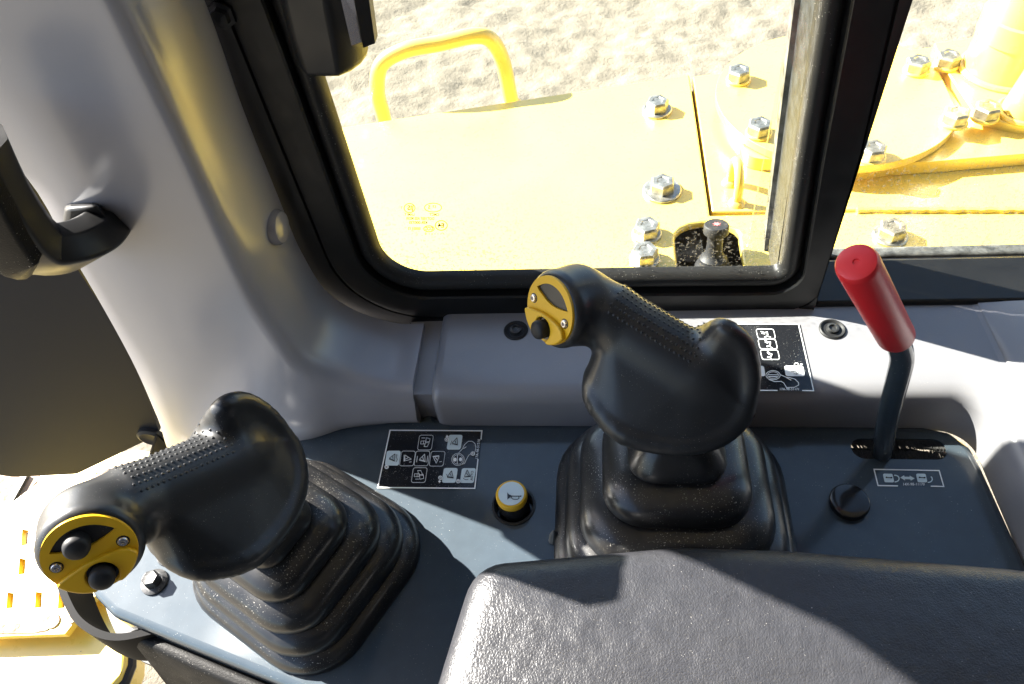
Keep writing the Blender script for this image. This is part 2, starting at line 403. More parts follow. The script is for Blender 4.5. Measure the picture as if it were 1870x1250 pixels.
# small lifting eye
eye = thing('lifting_eye', 'small yellow bent-rod lifting eye welded on the deck', 'lifting eye')
a0 = P(1345, 372, z=DZ - .004); a1 = P(1333, 335, z=DZ - .004)
pth = catmull([a0, a0 + np.array([0, .002, .03]), a0 * .6 + a1 * .4 + np.array([0, 0, .048]), a0 * .2 + a1 * .8 + np.array([0, .0, .045]), a1 + np.array([0, 0, .025]), a1], 6)
mesh_obj('rod', *tube(pth, .0062, 12), MAT['ypaint'], eye)
mesh_obj('weld_bead', *lathe([(.012, 0), (.010, .004), (.006, .007)], a0, n=14), MAT['ypaint'], eye)
mesh_obj('weld_bead', *lathe([(.012, 0), (.010, .004), (.006, .007)], a1, n=14), MAT['ypaint'], eye)

# breather with its round cap
br = thing('breather_cap', 'dark grey rubber breather with round red-marked cap in deck cut-out', 'breather')
c = P(1300, 500, z=DZ - .03); BA = np.array([0, .22, 1.]); BA /= np.linalg.norm(BA)
mesh_obj('stem', *lathe([(.027, -.06), (.027, -.005), (.0255, .006), (.021, .016), (.0175, .021), (.0175, .024), (.0135, .028), (.0108, .034), (.0098, .045), (.0096, .064)], c, BA, 28), MAT['soft_black'], br)
cc3 = c + BA * .060
cap = mesh_obj('cap', *lathe([(.0135, 0), (.0155, .0015), (.0155, .0115), (.0142, .0132), (.0, .0135)], cc3, BA, 32, cap1=False), MAT['soft_black'], br)
u, v, n = frame_of(BA); cm = cc3 + n * .0139
star = [cm + (.0055 if k % 2 else .0028) * (math.cos(a) * u + math.sin(a) * v) for k, a in enumerate(np.linspace(0, 2 * math.pi, 14, endpoint=False))]
mesh_obj('worn_mark', star, [tuple(range(14))], MAT['pinkmark'], cap, smooth=False)

# grab rail on the deck edge
gr = thing('deck_grab_rail', 'bent yellow tube grab rail on the far edge of deck', 'grab rail')
e = lambda px, py, yy: P(px, py, y=yy)
pth = [e(704, 232, 1.092), e(699, 208, 1.092), e(689, 165, 1.090), e(697, 118, 1.092), e(740, 92, 1.099), e(800, 80, 1.109), e(865, 66, 1.120), e(897, 74, 1.127), e(918, 112, 1.131), e(931, 172, 1.131), e(935, 190, 1.131)]
mesh_obj('tube', *tube(catmull(pth, 8), .0128, 20), MAT['ypaint'], gr)
for q in (pth[0], pth[-1]): mesh_obj('weld_bead', *lathe([(.018, 0), (.0165, .003), (.0125, .007)], q, n=20), MAT['ypaint'], gr)

# ------------------------------------------------------------------ step and tread seen below the cab, bottom left
SZ = -.5
step = thing('entry_step', 'pale yellow perforated step plate below the cab, muddy at its corner', 'step')
so = [tuple(P(a, b, z=SZ)[:2]) for a, b in ((-80, 1165), (118, 1158), (160, 1105), (250, 1000), (300, 830), (250, 822), (120, 845), (-10, 942), (-80, 1000))]
def slot_hole(px, py, w=24, h=30):
    return [tuple(P(px + a * w / 2, py + b * h / 2, z=SZ)[:2]) for a, b in ((-.55, 1), (.45, .9), (.6, -.9), (-.4, -1))][::-1]
hp = [(18, 1097), (70, 1096), (112, 1097), (40, 1035), (93, 1040), (45, 982), (180, 878), (222, 880), (20, 1037)]
holes = [slot_hole(*q) for q in hp[:8]]
mesh_obj('tread_plate', *plate(so, holes, SZ - .012, SZ), MAT['ypaint'], step, auto=30)
bl = lambda pts, z: [tuple(P(a, b, z=z)[:2]) for a, b in pts]
mesh_obj('mud_patch', *plate(rounded(bl([(62, 1127), (105, 1118), (112, 1135), (98, 1150), (66, 1146)], SZ), .01, 3), [], SZ, SZ + .002), MAT['dirt'], step)
mesh_obj('mud_patch', *plate(rounded(bl([(125, 1128), (158, 1086), (172, 1090), (150, 1122), (128, 1145)], SZ), .01, 3), [], SZ, SZ + .002), MAT['dirt'], step)
mesh_obj('mud_patch', *plate(rounded(bl([(-20, 1142), (60, 1138), (100, 1150), (60, 1157), (-20, 1158)], SZ), .006, 3), [], SZ, SZ + .0015), MAT['dirt'], step)
mesh_obj('mud_patch', *plate(rounded(bl([(150, 905), (170, 870), (240, 838), (250, 850), (190, 890)], SZ), .008, 3), [], SZ, SZ + .0015), MAT['dirt'], step)
fen = thing('lower_fender', 'blown-out pale yellow rounded fender below the entry step', 'fender')
fo = bl([(-90, 1000), (150, 1000), (222, 1150), (230, 1185), (229, 1212), (218, 1240), (196, 1264), (150, 1300), (-90, 1330)], -.53)
mesh_obj('fender_plate', *plate(fo, [], -.59, -.53), MAT['ypaint'], fen, auto=30); bevel(fen.children[0], .008, 3)
mesh_obj('fender_edge', *tube([(x, y, -.545) for x, y in fo + fo[:1]], .008, 8), MAT['black'], fen)
trk = thing('track_frame', 'brown muddy track frame glimpsed past the entry step', 'track frame')
mesh_obj('frame_bar', *plate(bl([(-60, 830), (110, 830), (20, 935), (-60, 990)], -.75), [], -.85, -.75), MAT['dirt'], trk)
mesh_obj('pale_strip', *plate(bl([(5, 930), (40, 868), (52, 868), (12, 940)], -.745), [], -.7495, -.742), MAT['worn_rail'], trk)
mesh_obj('yellow_chip', *plate(bl([(58, 905), (75, 868), (110, 862), (118, 876), (80, 905), (62, 915)], -.70), [], -.72, -.70), MAT['ypaint'], trk)

# ------------------------------------------------------------------ cab trim
def smooth_rows(rows, sub): return list(zip(*[catmull([r[k] for r in rows], sub) for k in range(len(rows[0]))]))
FY = .325
rows = [  # window-side edge, crease, free edge
    ((-0.1470, .394, .036), (-.147, FY, .037), (-.147, .322, -.004)),
    ((-0.1704, .394, .037), (-.168, FY, .039), (-.171, .321, -.004)),
    ((-0.1990, .394, .052), (-.200, FY, .052), (-.206, .315, -.004)),
    ((-0.2187, .394, .079), (-.219, FY, .075), (-.243, .301, -.004)),
    ((-0.2246, .394, .121), (-.227, FY, .105), (-.310, .305, -.02)),
    ((-0.2246, .394, .150), (-.232, FY, .140), (-.405, .335, -.090)),
    ((-0.2236, .394, .179), (-.231, FY, .175), (-.392, .338, -.025)),
    ((-0.2216, .394, .245), (-.226, FY, .245), (-.374, .340, .060)),
    ((-0.2167, .394, .311), (-.221, FY, .320), (-.357, .340, .170)),
    ((-0.2147, .394, .420), (-.218, FY, .420), (-.349, .340, .262)),
    ((-0.2118, .394, .600), (-.215, FY, .600), (-.392, .340, .430)),  # from here up, out of view, free edge is flared to shade the armrest
    ((-0.2108, .394, .700), (-.214, FY, .700), (-.445, .340, .520)),
    ((-0.2088, .394, 1.00), (-.212, FY, 1.00), (-.780, .340, .950))]
pil = []
for p2, p1, p0 in smooth_rows(rows, 6):
    u_ = p2 - p1; v_ = p0 - p1; lu, lv = np.linalg.norm(u_), np.linalg.norm(v_); u_ /= lu; v_ /= lv; r = min(.018, lv * .35)
    ring = [p2, p1 + u_ * lu * .7, p1 + u_ * lu * .45]
    for t in np.linspace(0, 1, 9): ring.append((1 - t) ** 2 * (p1 + u_ * r) + 2 * t * (1 - t) * p1 + t * t * (p1 + v_ * r))
    nb = np.cross(u_, v_); 
    for s in (.5, .7, .88): ring.append(p1 + v_ * (r + (lv - r) * s * .97) + np.array([0, -.006 * math.sin(s * math.pi), 0]))
    ring.append(p0 + np.array([0, .003, 0])); ring.append(p0 + np.array([0, .02, 0])); ring.append(p0 + np.array([-.004 if p0[2] > .02 else 0, .07, 0]))
    pil.append(ring)
n = len(pil[0]); V, Fc = loft(pil, close_ring=False)
Fc.append(tuple(range(n)))
pt = thing('pillar_trim', 'smooth grey plastic trim sweeping from the window sill up the corner pillar', 'trim')
mesh_obj('moulding', V, Fc, MAT['trim'], pt, auto=50)
mesh_obj('outer_post', *box(-.340, -.206, .424, .480, -.6, 1.0), MAT['frame'], pt, smooth=False)  # unseen outer depth of the pillar, sized so its shadow reaches along the sill
c = P(503, 415, x=-.2265)
mesh_obj('screw_cover', *lathe([(.0125, -.002), (.0125, .003), (.0108, .0058), (.006, .0072), (0.001, .0075)], c + np.array([-.0005, 0, 0]), (1, -.05, 0), 28), MAT['trim'], pt)

# cab roof overhead, out of the picture, added to shade the cab
roof = mesh_obj('shade_ceiling', *plate([(-.62, -1.1), (1.1, -1.1), (1.1, .46), (-.62, .46)], [], 1.02, 1.08), MAT['trim'], smooth=False)
tag(roof, 'unseen grey cab roof lining, added to shade the cab', kind='structure')
shade_walls = mesh_obj('shade_wall', *join(box(-.45, 1.1, -.85, -.80, -.9, 1.019), box(1.0, 1.1, -.799, .40, -.9, 1.019)), MAT['doorpanel'], smooth=False)  # unseen walls, added to cut down the light inside the cab
tag(shade_walls, 'unseen dark rear and far side walls, added to darken the cab', kind='structure')
# sill trim, right of the gap, turning along the right-hand edge of the console
sill = thing('sill_trim', 'long grey plastic sill below the window with shallow front step', 'trim')
prof = [(.3185, -.006), (.3188, .018), (.3195, .027), (.3215, .033), (.3255, .0365), (.332, .0383), (.345, .0385), (.395, .0385), (.415, .0385), (.43, .0385)]
ends = []
x0s, x1s = -.133, .244
for x, sc in ((x0s, .012), (x0s + .0006, .006), (x0s + .0022, .0025), (x0s + .005, .0006), (x0s + .009, 0), (.0, 0), (.1, 0), (.2, 0), (x1s, 0)):
    ends.append([(x, y + sc * .8 if y < .35 else y, z - sc if z > 0 else z) for y, z in prof])
V, Fc = loft(ends, close_ring=False); Fc.append(tuple(range(len(prof))))
mesh_obj('moulding', V, Fc, MAT['trim_top'], sill, auto=50)
# right-hand return: rises from the console edge to the rear wall
corner = []
for a in np.linspace(0, 1, 19):
    ang = a * math.pi / 2
    cx_, cy_ = .244, .295
    row = []
    for (y, z) in prof[:7] + [(.37, .0385), (.43, .0385)]:
        d = (y - .295)                      # distance out from the corner centre
        row.append((cx_ + d * math.sin(ang), cy_ + d * math.cos(ang), z))
    corner.append(row)
for y in (.27, .2, .1, -.05):
    corner.append([(.244 + (yy - .295) + (.295 - y) * .05, y, z + .0) for yy, z in prof[:7] + [(.37, .0385), (.43, .0385)]])
V, Fc = loft(corner, close_ring=False)
mesh_obj('corner_moulding', V, Fc, MAT['trim_top'], sill, auto=50)
# gently rising rear moulding
ramp = [[(.2760, .405, .0375), (.2840, .405, .0395), (.300, .405, .0410), (.46, .405, .046)],
        [(.2775, .360, .0375), (.2855, .360, .0400), (.302, .360, .0480), (.46, .36, .105)],
        [(.2790, .300, .0375), (.2870, .300, .0400), (.304, .300, .0480), (.46, .30, .110)],
        [(.2850, .150, .0375), (.2930, .150, .0400), (.310, .150, .0480), (.46, .15, .110)],
        [(.2950, .0, .0375), (.303, .0, .0400), (.320, .0, .0480), (.46, .0, .110)]]
V, Fc = loft([catmull(r, 5) for r in ramp], close_ring=False)
mesh_obj('rear_moulding', V, Fc, MAT['trim_top'], sill, auto=60)
# flat infill of the ledge between corner and rear moulding
mesh_obj('ledge', *plate([(.2462, .3315), (.262, .328), (.2745, .318), (.281, .300), (.292, .05), (.5, .05), (.5, .43), (.2462, .43)], [], .030, .0376), MAT['trim_top'], sill)
for px, py in ((942, 604), (1520, 602)):
    c = P(px, py, z=.0387)
    g = mesh_obj('grommet', *lathe([(.0098, -.003), (.0098, .0006), (.0088, .0014), (.007, .0006), (.0068, .0002), (.0055, .0002)], c, n=28), MAT['soft_black'], sill)
    s = mesh_obj('screw', *lathe([(.0048, .0004), (.0045, .0022), (.003, .0026), (.0026, .0012), (0.0004, .0011)], c, n=20), MAT['dark_steel'], g)
# dark filler behind the gap between the two trims
mesh_obj('gap_filler', *box(-.160, -.120, .327, .43, -.01, .030), MAT['trim_top'], sill, smooth=False)

# ------------------------------------------------------------------ window frame and glass
win = thing('cab_window', 'black framed cab window with rubber seal and sliding rear half', 'window')
def opening(d):
    """opening outline grown outwards by d: left jamb, bottom, right mullion"""
    rl = .034 + d; pts = [(-.174 - d, 1.0), (-.174 - d, .6), (-.173 - d, .3)]
    cx_, cz_ = -.173 + .034, .0715 + .034
    pts += [(cx_ - rl * math.cos(a), cz_ - rl * math.sin(a)) for a in np.linspace(0, math.pi / 2, 14)]
    pts += [(-.05, .0712 - d), (.06, .0705 - d), (.12, .0695 - d)]
    rr = .006
    pts += [(.1335 - rr + (rr + d * .5) * math.sin(a) + d * .5 * math.sin(a), .0695 + rr - (rr + d) * math.cos(a)) for a in np.linspace(.2, math.pi / 2, 6)]
    pts += [(.125 + d * 1.0, .18), (.117 + d * 1.0, .3), (.110 + d, .6), (.105 + d, 1.0)]
    return pts
profF = [(.0, .4195), (.0005, .4150), (.003, .4100), (.0075, .4075), (.0115, .4090), (.0140, .4120), (.0152, .4135)]
V, Fc = loft([[(x, y, z) for x, z in opening(d)] for d, y in profF], close_ring=False)
mesh_obj('rubber_seal', V, Fc, MAT['seal'], win, auto=60)
profB = [(.0148, .4145), (.0152, .4050), (.0165, .4035), (.034, .4015), (.0365, .4015), (.0368, .4040), (.0385, .4042), (.039, .4020), (.046, .4005), (.060, .401), (.066, .404), (.066, .44)]
def outer(d):
    o = opening(d); out = []
    for x, z in o:
        if x > .10: x = .110 + (x - .110) * (1.0 if d < .03 else 1.0)
        out.append((min(x, .163), z))
    return out
V, Fc = loft([[(x, y, z) for x, z in outer(d if d < .045 else d)] for d, y in profB], close_ring=False)
mesh_obj('frame', V, Fc, MAT['frame'], win, auto=35)
# sliding half behind: bottom rail, worn sill strip, and mullion inner channel
bevel(mesh_obj('bottom_rail', *box(.1635, .75, .4035, .4515, -.02, .0425), MAT['frame'], win), .003, 2)
bevel(mesh_obj('track_lip', *box(.15, .75, .452, .462, -.02, .0325), MAT['gloss_black'], win), .002, 2)
bevel(mesh_obj('worn_strip', *box(.15, .75, .463, .474, -.02, .0335), MAT['worn_rail'], win), .002, 2)
RX = ((.1365, .045), (.1345, .0695), (.127, .18), (.119, .3), (.112, .6), (.107, 1.0))
mesh_obj('mullion_channel', *loft([[(x + .0015, .4236, z), (x - .0005, .4240, z), (x - .0008, .445, z), (x - .0008, .4585, z)] for x, z in RX], close_ring=False), MAT['rail_dark'], win)
mesh_obj('mullion_lip', *loft([[(x - .0008, .4588, z), (x - .0040, .4600, z), (x - .0045, .4680, z), (x - .001, .4740, z), (x + .03, .476, z)] for x, z in RX], close_ring=False), MAT['worn_rail'], win)
g1 = mesh_obj('glass_pane', *box(-.178, .14, .4188, .4228, .064, 1.0), MAT['glass'], win, smooth=False)
g2 = mesh_obj('glass_pane', *box(.12, .75, .4665, .4705, .03, 1.0), MAT['glass'], win, smooth=False)
c = P(405, 27, y=.401)
mesh_obj('bolt', *lathe([(.0085, 0), (.0085, .002), (.006, .0025), (.0055, .006), (.002, .0065)], c, (0, -1, 0), 6), MAT['black'], win, smooth=False)

lat = thing('window_latch', 'black rounded latch housing hanging beside the window glass at the top', 'latch')
sec = [(-.021, -.008), (-.021, .010), (-.016, .016), (.006, .018), (.014, .012), (.019, .004), (.021, -.006), (.016, -.012), (-.014, -.012)]
def latch_ring(px, py, s, yy):
    c = P(px, py, y=yy); return [c + np.array([a * s, -b * s, 0]) for a, b in sec]
ringsL = [latch_ring(614, 118, .72, .392), latch_ring(613, 112, .86, .391), latch_ring(611, 100, .92, .391), latch_ring(600, 40, 1., .390), latch_ring(590, -10, 1.0, .390), latch_ring(575, -120, 1.0, .390)]
mesh_obj('housing', *loft(ringsL, True, True, True), MAT['black'], lat, auto=35); bevel(lat.children[-1], .004, 3, 25)
a_, b_ = P(618, -20, y=.370), P(642, 84, y=.371)
mesh_obj('chrome_strip', *loft([[a_ + np.array([.0, .0, 0]), a_ + np.array([.012, .005, 0]), a_ + np.array([.012, .012, 0]), a_ + np.array([0, .012, 0])], [b_, b_ + np.array([.010, .006, 0]), b_ + np.array([.010, .012, 0]), b_ + np.array([0, .012, 0])]], True, True, True), MAT['screw'], lat)
a_, b_ = P(643, -20, y=.372), P(663, 88, y=.373)
mesh_obj('edge_strip', *loft([[a_, a_ + np.array([.007, .004, 0]), a_ + np.array([.007, .012, 0]), a_ + np.array([0, .012, 0])], [b_, b_ + np.array([.006, .004, 0]), b_ + np.array([.006, .012, 0]), b_ + np.array([0, .012, 0])]], True, True, True), MAT['black'], lat); bevel(lat.children[-1], .0015, 2)
a_, b_ = P(560, -20, y=.388), P(578, 72, y=.389)
mesh_obj('mount_plate', *loft([[a_ + np.array(q) for q in ((-.012, 0, 0), (.012, 0, 0), (.012, .012, 0), (-.012, .012, 0))], [b_ + np.array(q) for q in ((-.012, 0, 0), (.012, 0, 0), (.012, .012, 0), (-.012, .012, 0))]], True, True, True), MAT['doorpanel'], lat)

# ------------------------------------------------------------------ left: dark board and grab handle
YB = .43
q = lambda px, py: (lambda p: (p[0], p[2]))(P(px, py, y=YB))
bo = [q(-160, 700), q(-60, 855), q(20, 872), q(140, 866), q(292, 793), q(240, 640), q(100, 430), q(-40, 200), q(-160, 60)]
board = thing('lower_front_board', 'flat dark grey board filling the corner beside the pillar trim', 'board')
bd = mesh_obj('board', *plate(rounded(bo, [0, .05, .04, .02, .02, 0, 0, 0, 0], 8), [], 0, .012, lift=lambda a, b, z: (a, YB + .012 - z, b)), MAT['doorpanel'], board, auto=30); bevel(bd, .003, 2)
c = P(277, 797, y=YB - .001)
mesh_obj('screw', *lathe([(.016, -.002), (.016, .003), (.012, .005), (.008, .003), (.002, .003)], c, (0, -1, 0), 24), MAT['soft_black'], board)
brk = tag(mesh_obj('hinge_bracket', *loft([[P(a, b, y=yy) for a, b in ((262, 862), (285, 790), (325, 828), (330, 862), (300, 868))] for yy in (.40, .425)], True, True, True), MAT['tray']), 'black angular hinge bracket between the board and console', 'bracket'); bevel(brk, .003, 2)

hd = thing('grab_handle', 'black angular plastic grab handle mounted on the pillar trim', 'handle')
sec = rounded([(-1, -.75), (1, -.75), (1.05, .2), (.6, .8), (-.6, .8), (-1.05, .2)], .18, 3)
hp_ = [P(-60, 250, y=.285), P(-15, 340, y=.285), P(20, 395, y=.285), P(52, 435, y=.286), P(85, 455, y=.289), P(125, 452, y=.296), P(158, 438, y=.308), P(176, 418, y=.325), P(180, 408, y=.345)]
mesh_obj('bar', *tube(catmull(hp_, 5), .0165, section=sec, up=(0, -1, 0)), MAT['black'], hd, auto=45)
hp2 = [P(-75, 270, y=.276), P(-28, 358, y=.276), P(8, 420, y=.276), P(40, 462, y=.277), P(72, 474, y=.279)]
_h2 = catmull(hp2, 5)
mesh_obj('grip_insert', *tube(_h2, [.0145] * (len(_h2) - 4) + [.0138, .0122, .0095, .004], section=sec, up=(0, -1, 0)), MAT['skirt'], hd, auto=45)
base = [P(a, b, y=.336) for a, b in ((118, 372), (180, 366), (213, 408), (208, 432), (165, 462), (110, 440))]
top_ = [P(a, b, y=.318) for a, b in ((120, 380), (176, 374), (205, 410), (201, 430), (163, 456), (114, 436))]
bevel(mesh_obj('mount_foot', *loft([base, top_], True, True, True), MAT['black'], hd), .003, 2)

# ------------------------------------------------------------------ console
con = thing('control_console', 'slate blue-grey painted steel control console top beside the seat', 'console')
ol = [(-.372, .178), (-.345, .160), (-.214, .121), (-.10, .084), (.02, .045), (.02, .0), (.285, .0), (.276, .16), (.266, .285), (.2632, .302), (.252, .3155), (.235, .320), (.1, .3215), (-.12, .3215), (-.1335, .326), (-.140, .335), (-.147, .326), (-.17, .329), (-.21, .329), (-.25, .315), (-.285, .298), (-.312, .262), (-.345, .215), (-.375, .195)]
slot_o = obround(.1793, .2452, .2905, .3078)
horn_c = P(938, 923, z=0); horn_h = circle(horn_c[0], horn_c[1], .0146, 36)
ins = offset_loop(rounded(ol, [.02, .02, 0, 0, 0, 0, 0, 0, .004, .006, .006, .004, 0, 0, 0, 0, 0, 0, 0, .01, .02, .02, .02, .01], 5), -.0005)
Vp, Fp = plate(offset_loop(ins, -.006), [slot_o, horn_h], -.003, 0)
rings = [[(x, y, z) for x, y in offset_loop(ins, d)] for d, z in ((-.006, -.00005), (-.0035, -.0006), (-.0012, -.0022), (-.0002, -.0045), (0, -.007), (0, -.03))]
mesh_obj('panel', *join((Vp, Fp), loft(rings)), MAT['slate'], con, auto=40)
mesh_obj('under_tray', *plate(offset_loop(ins, -.002), [], -.035, -.0302), MAT['black'], con)
def flange_bolt(px, py, vis=1.):
    c = P(px, py, z=0.0)
    hexa = [(.0062 * math.cos(a), .0062 * math.sin(a)) for a in np.linspace(.3, 2 * math.pi + .3, 6, endpoint=False)]
    fl = lathe([(.0098, .0003), (.0096, .0014), (.0068, .0026), (.0062, .0027)], c, n=28)
    hx = loft([[c + np.array([x, y, .0024]) for x, y in hexa], [c + np.array([x, y, .0083]) for x, y in hexa], [c + np.array([x * .85, y * .85, .0092]) for x, y in hexa], [c + np.array([x * .5, y * .5, .0088]) for x, y in hexa]], True, False, True)
    mesh_obj('flange_bolt', *join(fl, hx), MAT['dark_steel'], con, auto=30)
flange_bolt(283, 1064); flange_bolt(311, 1012)

# brush seal in the lever slot
bv = []
for side in (0, 1):
    for k in range(420):
        x = .1795 + .0655 * (k + RNG.random()) / 420; y0_ = .3085 if side == 0 else .2898; y1_ = .2998 + RNG.uniform(-.0006, .0006) if side == 0 else .2985 + RNG.uniform(-.0006, .0006)
        dx = (.0022 if side == 0 else -.0012) + RNG.normal() * .0006; wd = .00022; z = -.0018 - RNG.random() * .0010
        a = np.array([x, y0_, z]); b2 = np.array([x + dx, y1_, z + .0006]); s = np.array([wd, 0, 0]); h = np.array([0, 0, .00035])
        V = [a - s, a + s, a + h, b2 - s, b2 + s, b2 + h]; bv.append((V, [(0, 1, 4, 3), (1, 2, 5, 4), (2, 0, 3, 5), (3, 4, 5)]))
brush_mat = material('brush_bristles', (.034, .033, .032), .4, spec=.4, var=.6, var_scale=700.)
bs = mesh_obj('brush_seal', *join(*bv), brush_mat, con, smooth=False); tag(bs, kind='stuff')

skirt = thing('console_skirt', 'black grained skirt panel below the console front edge', 'skirt panel')
top_l = [(-.3365, .1535, -.016), (-.30, .1415, -.016), (-.214, .1155, -.015), (-.10, .079, -.015), (.0, .046, -.015)]
mid_l = [(-.333, .147, -.024), (-.297, .134, -.026), (-.214, .106, -.028), (-.10, .068, -.028), (.0, .036, -.028)]
bot_l = [(-.328, .139, -.045), (-.285, .112, -.09), (-.214, .085, -.12), (-.10, .05, -.12), (.0, .02, -.12)]
bb_l = [(-.318, .125, -.075), (-.27, .095, -.14), (-.2, .075, -.2), (-.1, .045, -.2), (0, .01, -.2)]
back = [(-.33, .158, -.020), (-.30, .150, -.018), (-.214, .122, -.018), (-.10, .086, -.018), (0., .052, -.018)]
rowsK = [catmull(r, 6) for r in (back, top_l, mid_l, bot_l, bb_l)]
rowsK = [list(r) for r in zip(*[catmull(list(c_), 4) for c_ in zip(*rowsK)])]
mesh_obj('skirt_panel', *loft(rowsK, close_ring=False), MAT['skirt'], skirt, auto=60)

loop = thing('boot_tray', 'black curved open tray hanging under the console corner', 'tray')
lp = [P(a, b, z=-.055) for a, b in ((160, 1050), (163, 1088), (178, 1130), (200, 1168), (235, 1192), (275, 1199), (330, 1188), (420, 1165))]
lp = catmull(lp, 6)
secT = [(-.0032, 0), (-.002, .0025), (.001, .003), (.003, .001), (.0035, -.004), (.0025, -.045), (-.0025, -.045)]
mesh_obj('rim', *tube(lp, 1.0, section=secT, up=(0, 0, 1)), MAT['tray'], loop, auto=45)
fl = [(p[0], p[1]) for p in lp] + [(-.25, .22), (-.40, .24)]
mesh_obj('tray_floor', *plate(fl, [], -.090, -.080), MAT['black'], loop)
mesh_obj('latch_block', *join(box(-.352, -.330, .160, .176, -.0795, -.066), box(-.346, -.34, .154, .1595, -.0795, -.062)), MAT['gloss_black'], loop, smooth=False)
bevel(loop.children[-1], .002, 2)
low = thing('seat_base', 'dark painted seat base below the skirt panel', 'seat base')
mesh_obj('base_block', *plate([(-.30, -.05), (.2, -.05), (.2, .12), (-.2, .14), (-.33, .10), (-.36, .0)], [], -.6, -.22), MAT['slate'], low, smooth=False)

# ------------------------------------------------------------------ boots
def rsq(h, rot, cx_, cy_, z, tiltv=(0, 0), sx=1., sy=1.):
    r = h * .60; out = []
    for qd in range(4):
        a0 = qd * math.pi / 2; ccx, ccy = (h - r) * (1 if qd in (0, 3) else -1), (h - r) * (1 if qd in (0, 1) else -1)
        for a in np.linspace(a0, a0 + math.pi / 2, 9):
            x, y = (ccx + r * math.cos(a)) * sx, (ccy + r * math.sin(a)) * sy
            out.append((cx_ + x * math.cos(rot) - y * math.sin(rot), cy_ + x * math.sin(rot) + y * math.cos(rot), z + tiltv[0] * x + tiltv[1] * y))
    return out
BP = []
TIERS = ((.0815, .0004), (.0730, .0185), (.0622, .0392), (.0465, .0612), (.0300, .0828))
for k_, (h0, z0) in enumerate(TIERS):
    if k_: BP += [(h0 - .0125, z0 + .0030), (h0 - .0060, z0 - .0002), (h0 - .0010, z0 - .0012), (h0 - .0003, z0 - .0010)]
    BP += [(h0, z0 - (.0005 if k_ else 0)), (h0, z0 + .0010)]
    if k_ < 4:
        h1, zt = TIERS[k_ + 1][0] - .0115, TIERS[k_ + 1][1] - .0040
        for a_ in np.linspace(0, math.pi / 2, 9)[1:]:
            BP.append((h1 + (h0 - h1) * math.cos(a_) ** .86, z0 + .0010 + (zt - z0 - .0010) * math.sin(a_) ** .95))
        BP.append((h1 - .0010, zt + .0015))
BP += [(.0282, .0875), (.0250, .0945), (.0215, .0995), (.0170, .104)]
def boot(base, top, rot, parent, sx=1., sy=1.):
    rings = []
    for h, z in BP:
        z = max(z, .0002); t = min(1, z / .095) ** 1.25; cx_ = base[0] + (top[0] - base[0]) * t; cy_ = base[1] + (top[1] - base[1]) * t
        sl_ = ((top[0] - base[0]) / .095 * .8 * t, (top[1] - base[1]) / .095 * .8 * t)
        c_, s_ = math.cos(rot), math.sin(rot); tl = (-(sl_[0] * c_ + sl_[1] * s_), -(-sl_[0] * s_ + sl_[1] * c_))
        rings.append(rsq(h, rot, cx_, cy_, z, tl, sx, sy))
    mesh_obj('boot', *loft(rings, True, False, True), MAT['rubber'], parent, auto=38)

# ------------------------------------------------------------------ joystick grips (signed-distance model, meshed by surface nets)
GO = np.array([.046, .255, .095]); E1 = np.array([-.89, .456, 0]); E2 = np.array([-.456, -.89, 0]); E3 = np.array([0, 0, 1.])
LOC = lambda p: np.array([(np.array(p) - GO) @ E1, (np.array(p) - GO) @ E2, (np.array(p) - GO) @ E3])
WLD = lambda p: GO + p[0] * E1 + p[1] * E2 + p[2] * E3
DC = np.array([-.0305, .2895, .1695]); DN = np.array([-.727, -.551, .409]); DN /= np.linalg.norm(DN)
DU = np.array([.63, -.77, .1]); DU -= DN * (DU @ DN); DU /= np.linalg.norm(DU); DV = np.cross(DN, DU)
dC = LOC(DC); dN = np.array([DN @ E1, DN @ E2, DN @ E3])
BAR_A, BAR_B = np.array([.056, -.016, .064]), np.array([-.004, -.016, .044])
RIM = [(.054, .008, .034), (.048, .0205, .030), (.028, .029, .022), (.009, .0262, .018), (-.011, .018, .018), (-.026, .006, .022), (-.033, -.008, .033), (-.031, -.019, .052), (-.022, -.025, .069), (-.010, -.024, .077),
       (-.001, -.031, .062), (.012, -.040, .038), (.028, -.041, .026), (.044, -.032, .024), (.053, -.014, .028)]
def seg_sdf(p, a, b, ra, rb):
    pa = p - a; ba = b - a; h = np.clip((pa @ ba) / (ba @ ba), 0, 1)
    return np.linalg.norm(pa - h[:, None] * ba, axis=1) - (ra + (rb - ra) * h)
def smin(a, b, k):
    h = np.clip(.5 + .5 * (b - a) / k, 0, 1); return b + (a - b) * h - k * h * (1 - h)
def hull_planes():
    pts = []
    axd_ = (BAR_B - BAR_A) / np.linalg.norm(BAR_B - BAR_A); u_, v_, _n = frame_of(axd_)
    for t_ in (.10, .5, .95):
        for a_ in np.linspace(0, 2 * math.pi, 12, endpoint=False): pts.append(BAR_A + t_ * (BAR_B - BAR_A) + .0125 * (math.cos(a_) * u_ + math.sin(a_) * v_))
    for q_ in catmull(RIM + RIM[:1], 3)[:-1]:
        if q_[2] < .038: pts.append(q_ + np.array([0, 0, .0]))
    pts.append(np.array([.012, -.006, .006])); pts.append(np.array([.0, -.006, .006]))
    bm = bmesh.new()
    for q_ in pts: bm.verts.new(tuple(q_))
    r_ = bmesh.ops.convex_hull(bm, input=bm.verts); bm.faces.ensure_lookup_table()
    cen_ = np.mean(pts, 0); out = []
    for f_ in bm.faces:
        nn_ = np.array(f_.normal); c_ = np.array(f_.calc_center_median())
        if np.linalg.norm(nn_) < .5: continue
        if nn_ @ (c_ - cen_) < 0: nn_ = -nn_
        out.append((nn_, nn_ @ c_))
    bm.free(); return out
HULL = hull_planes()
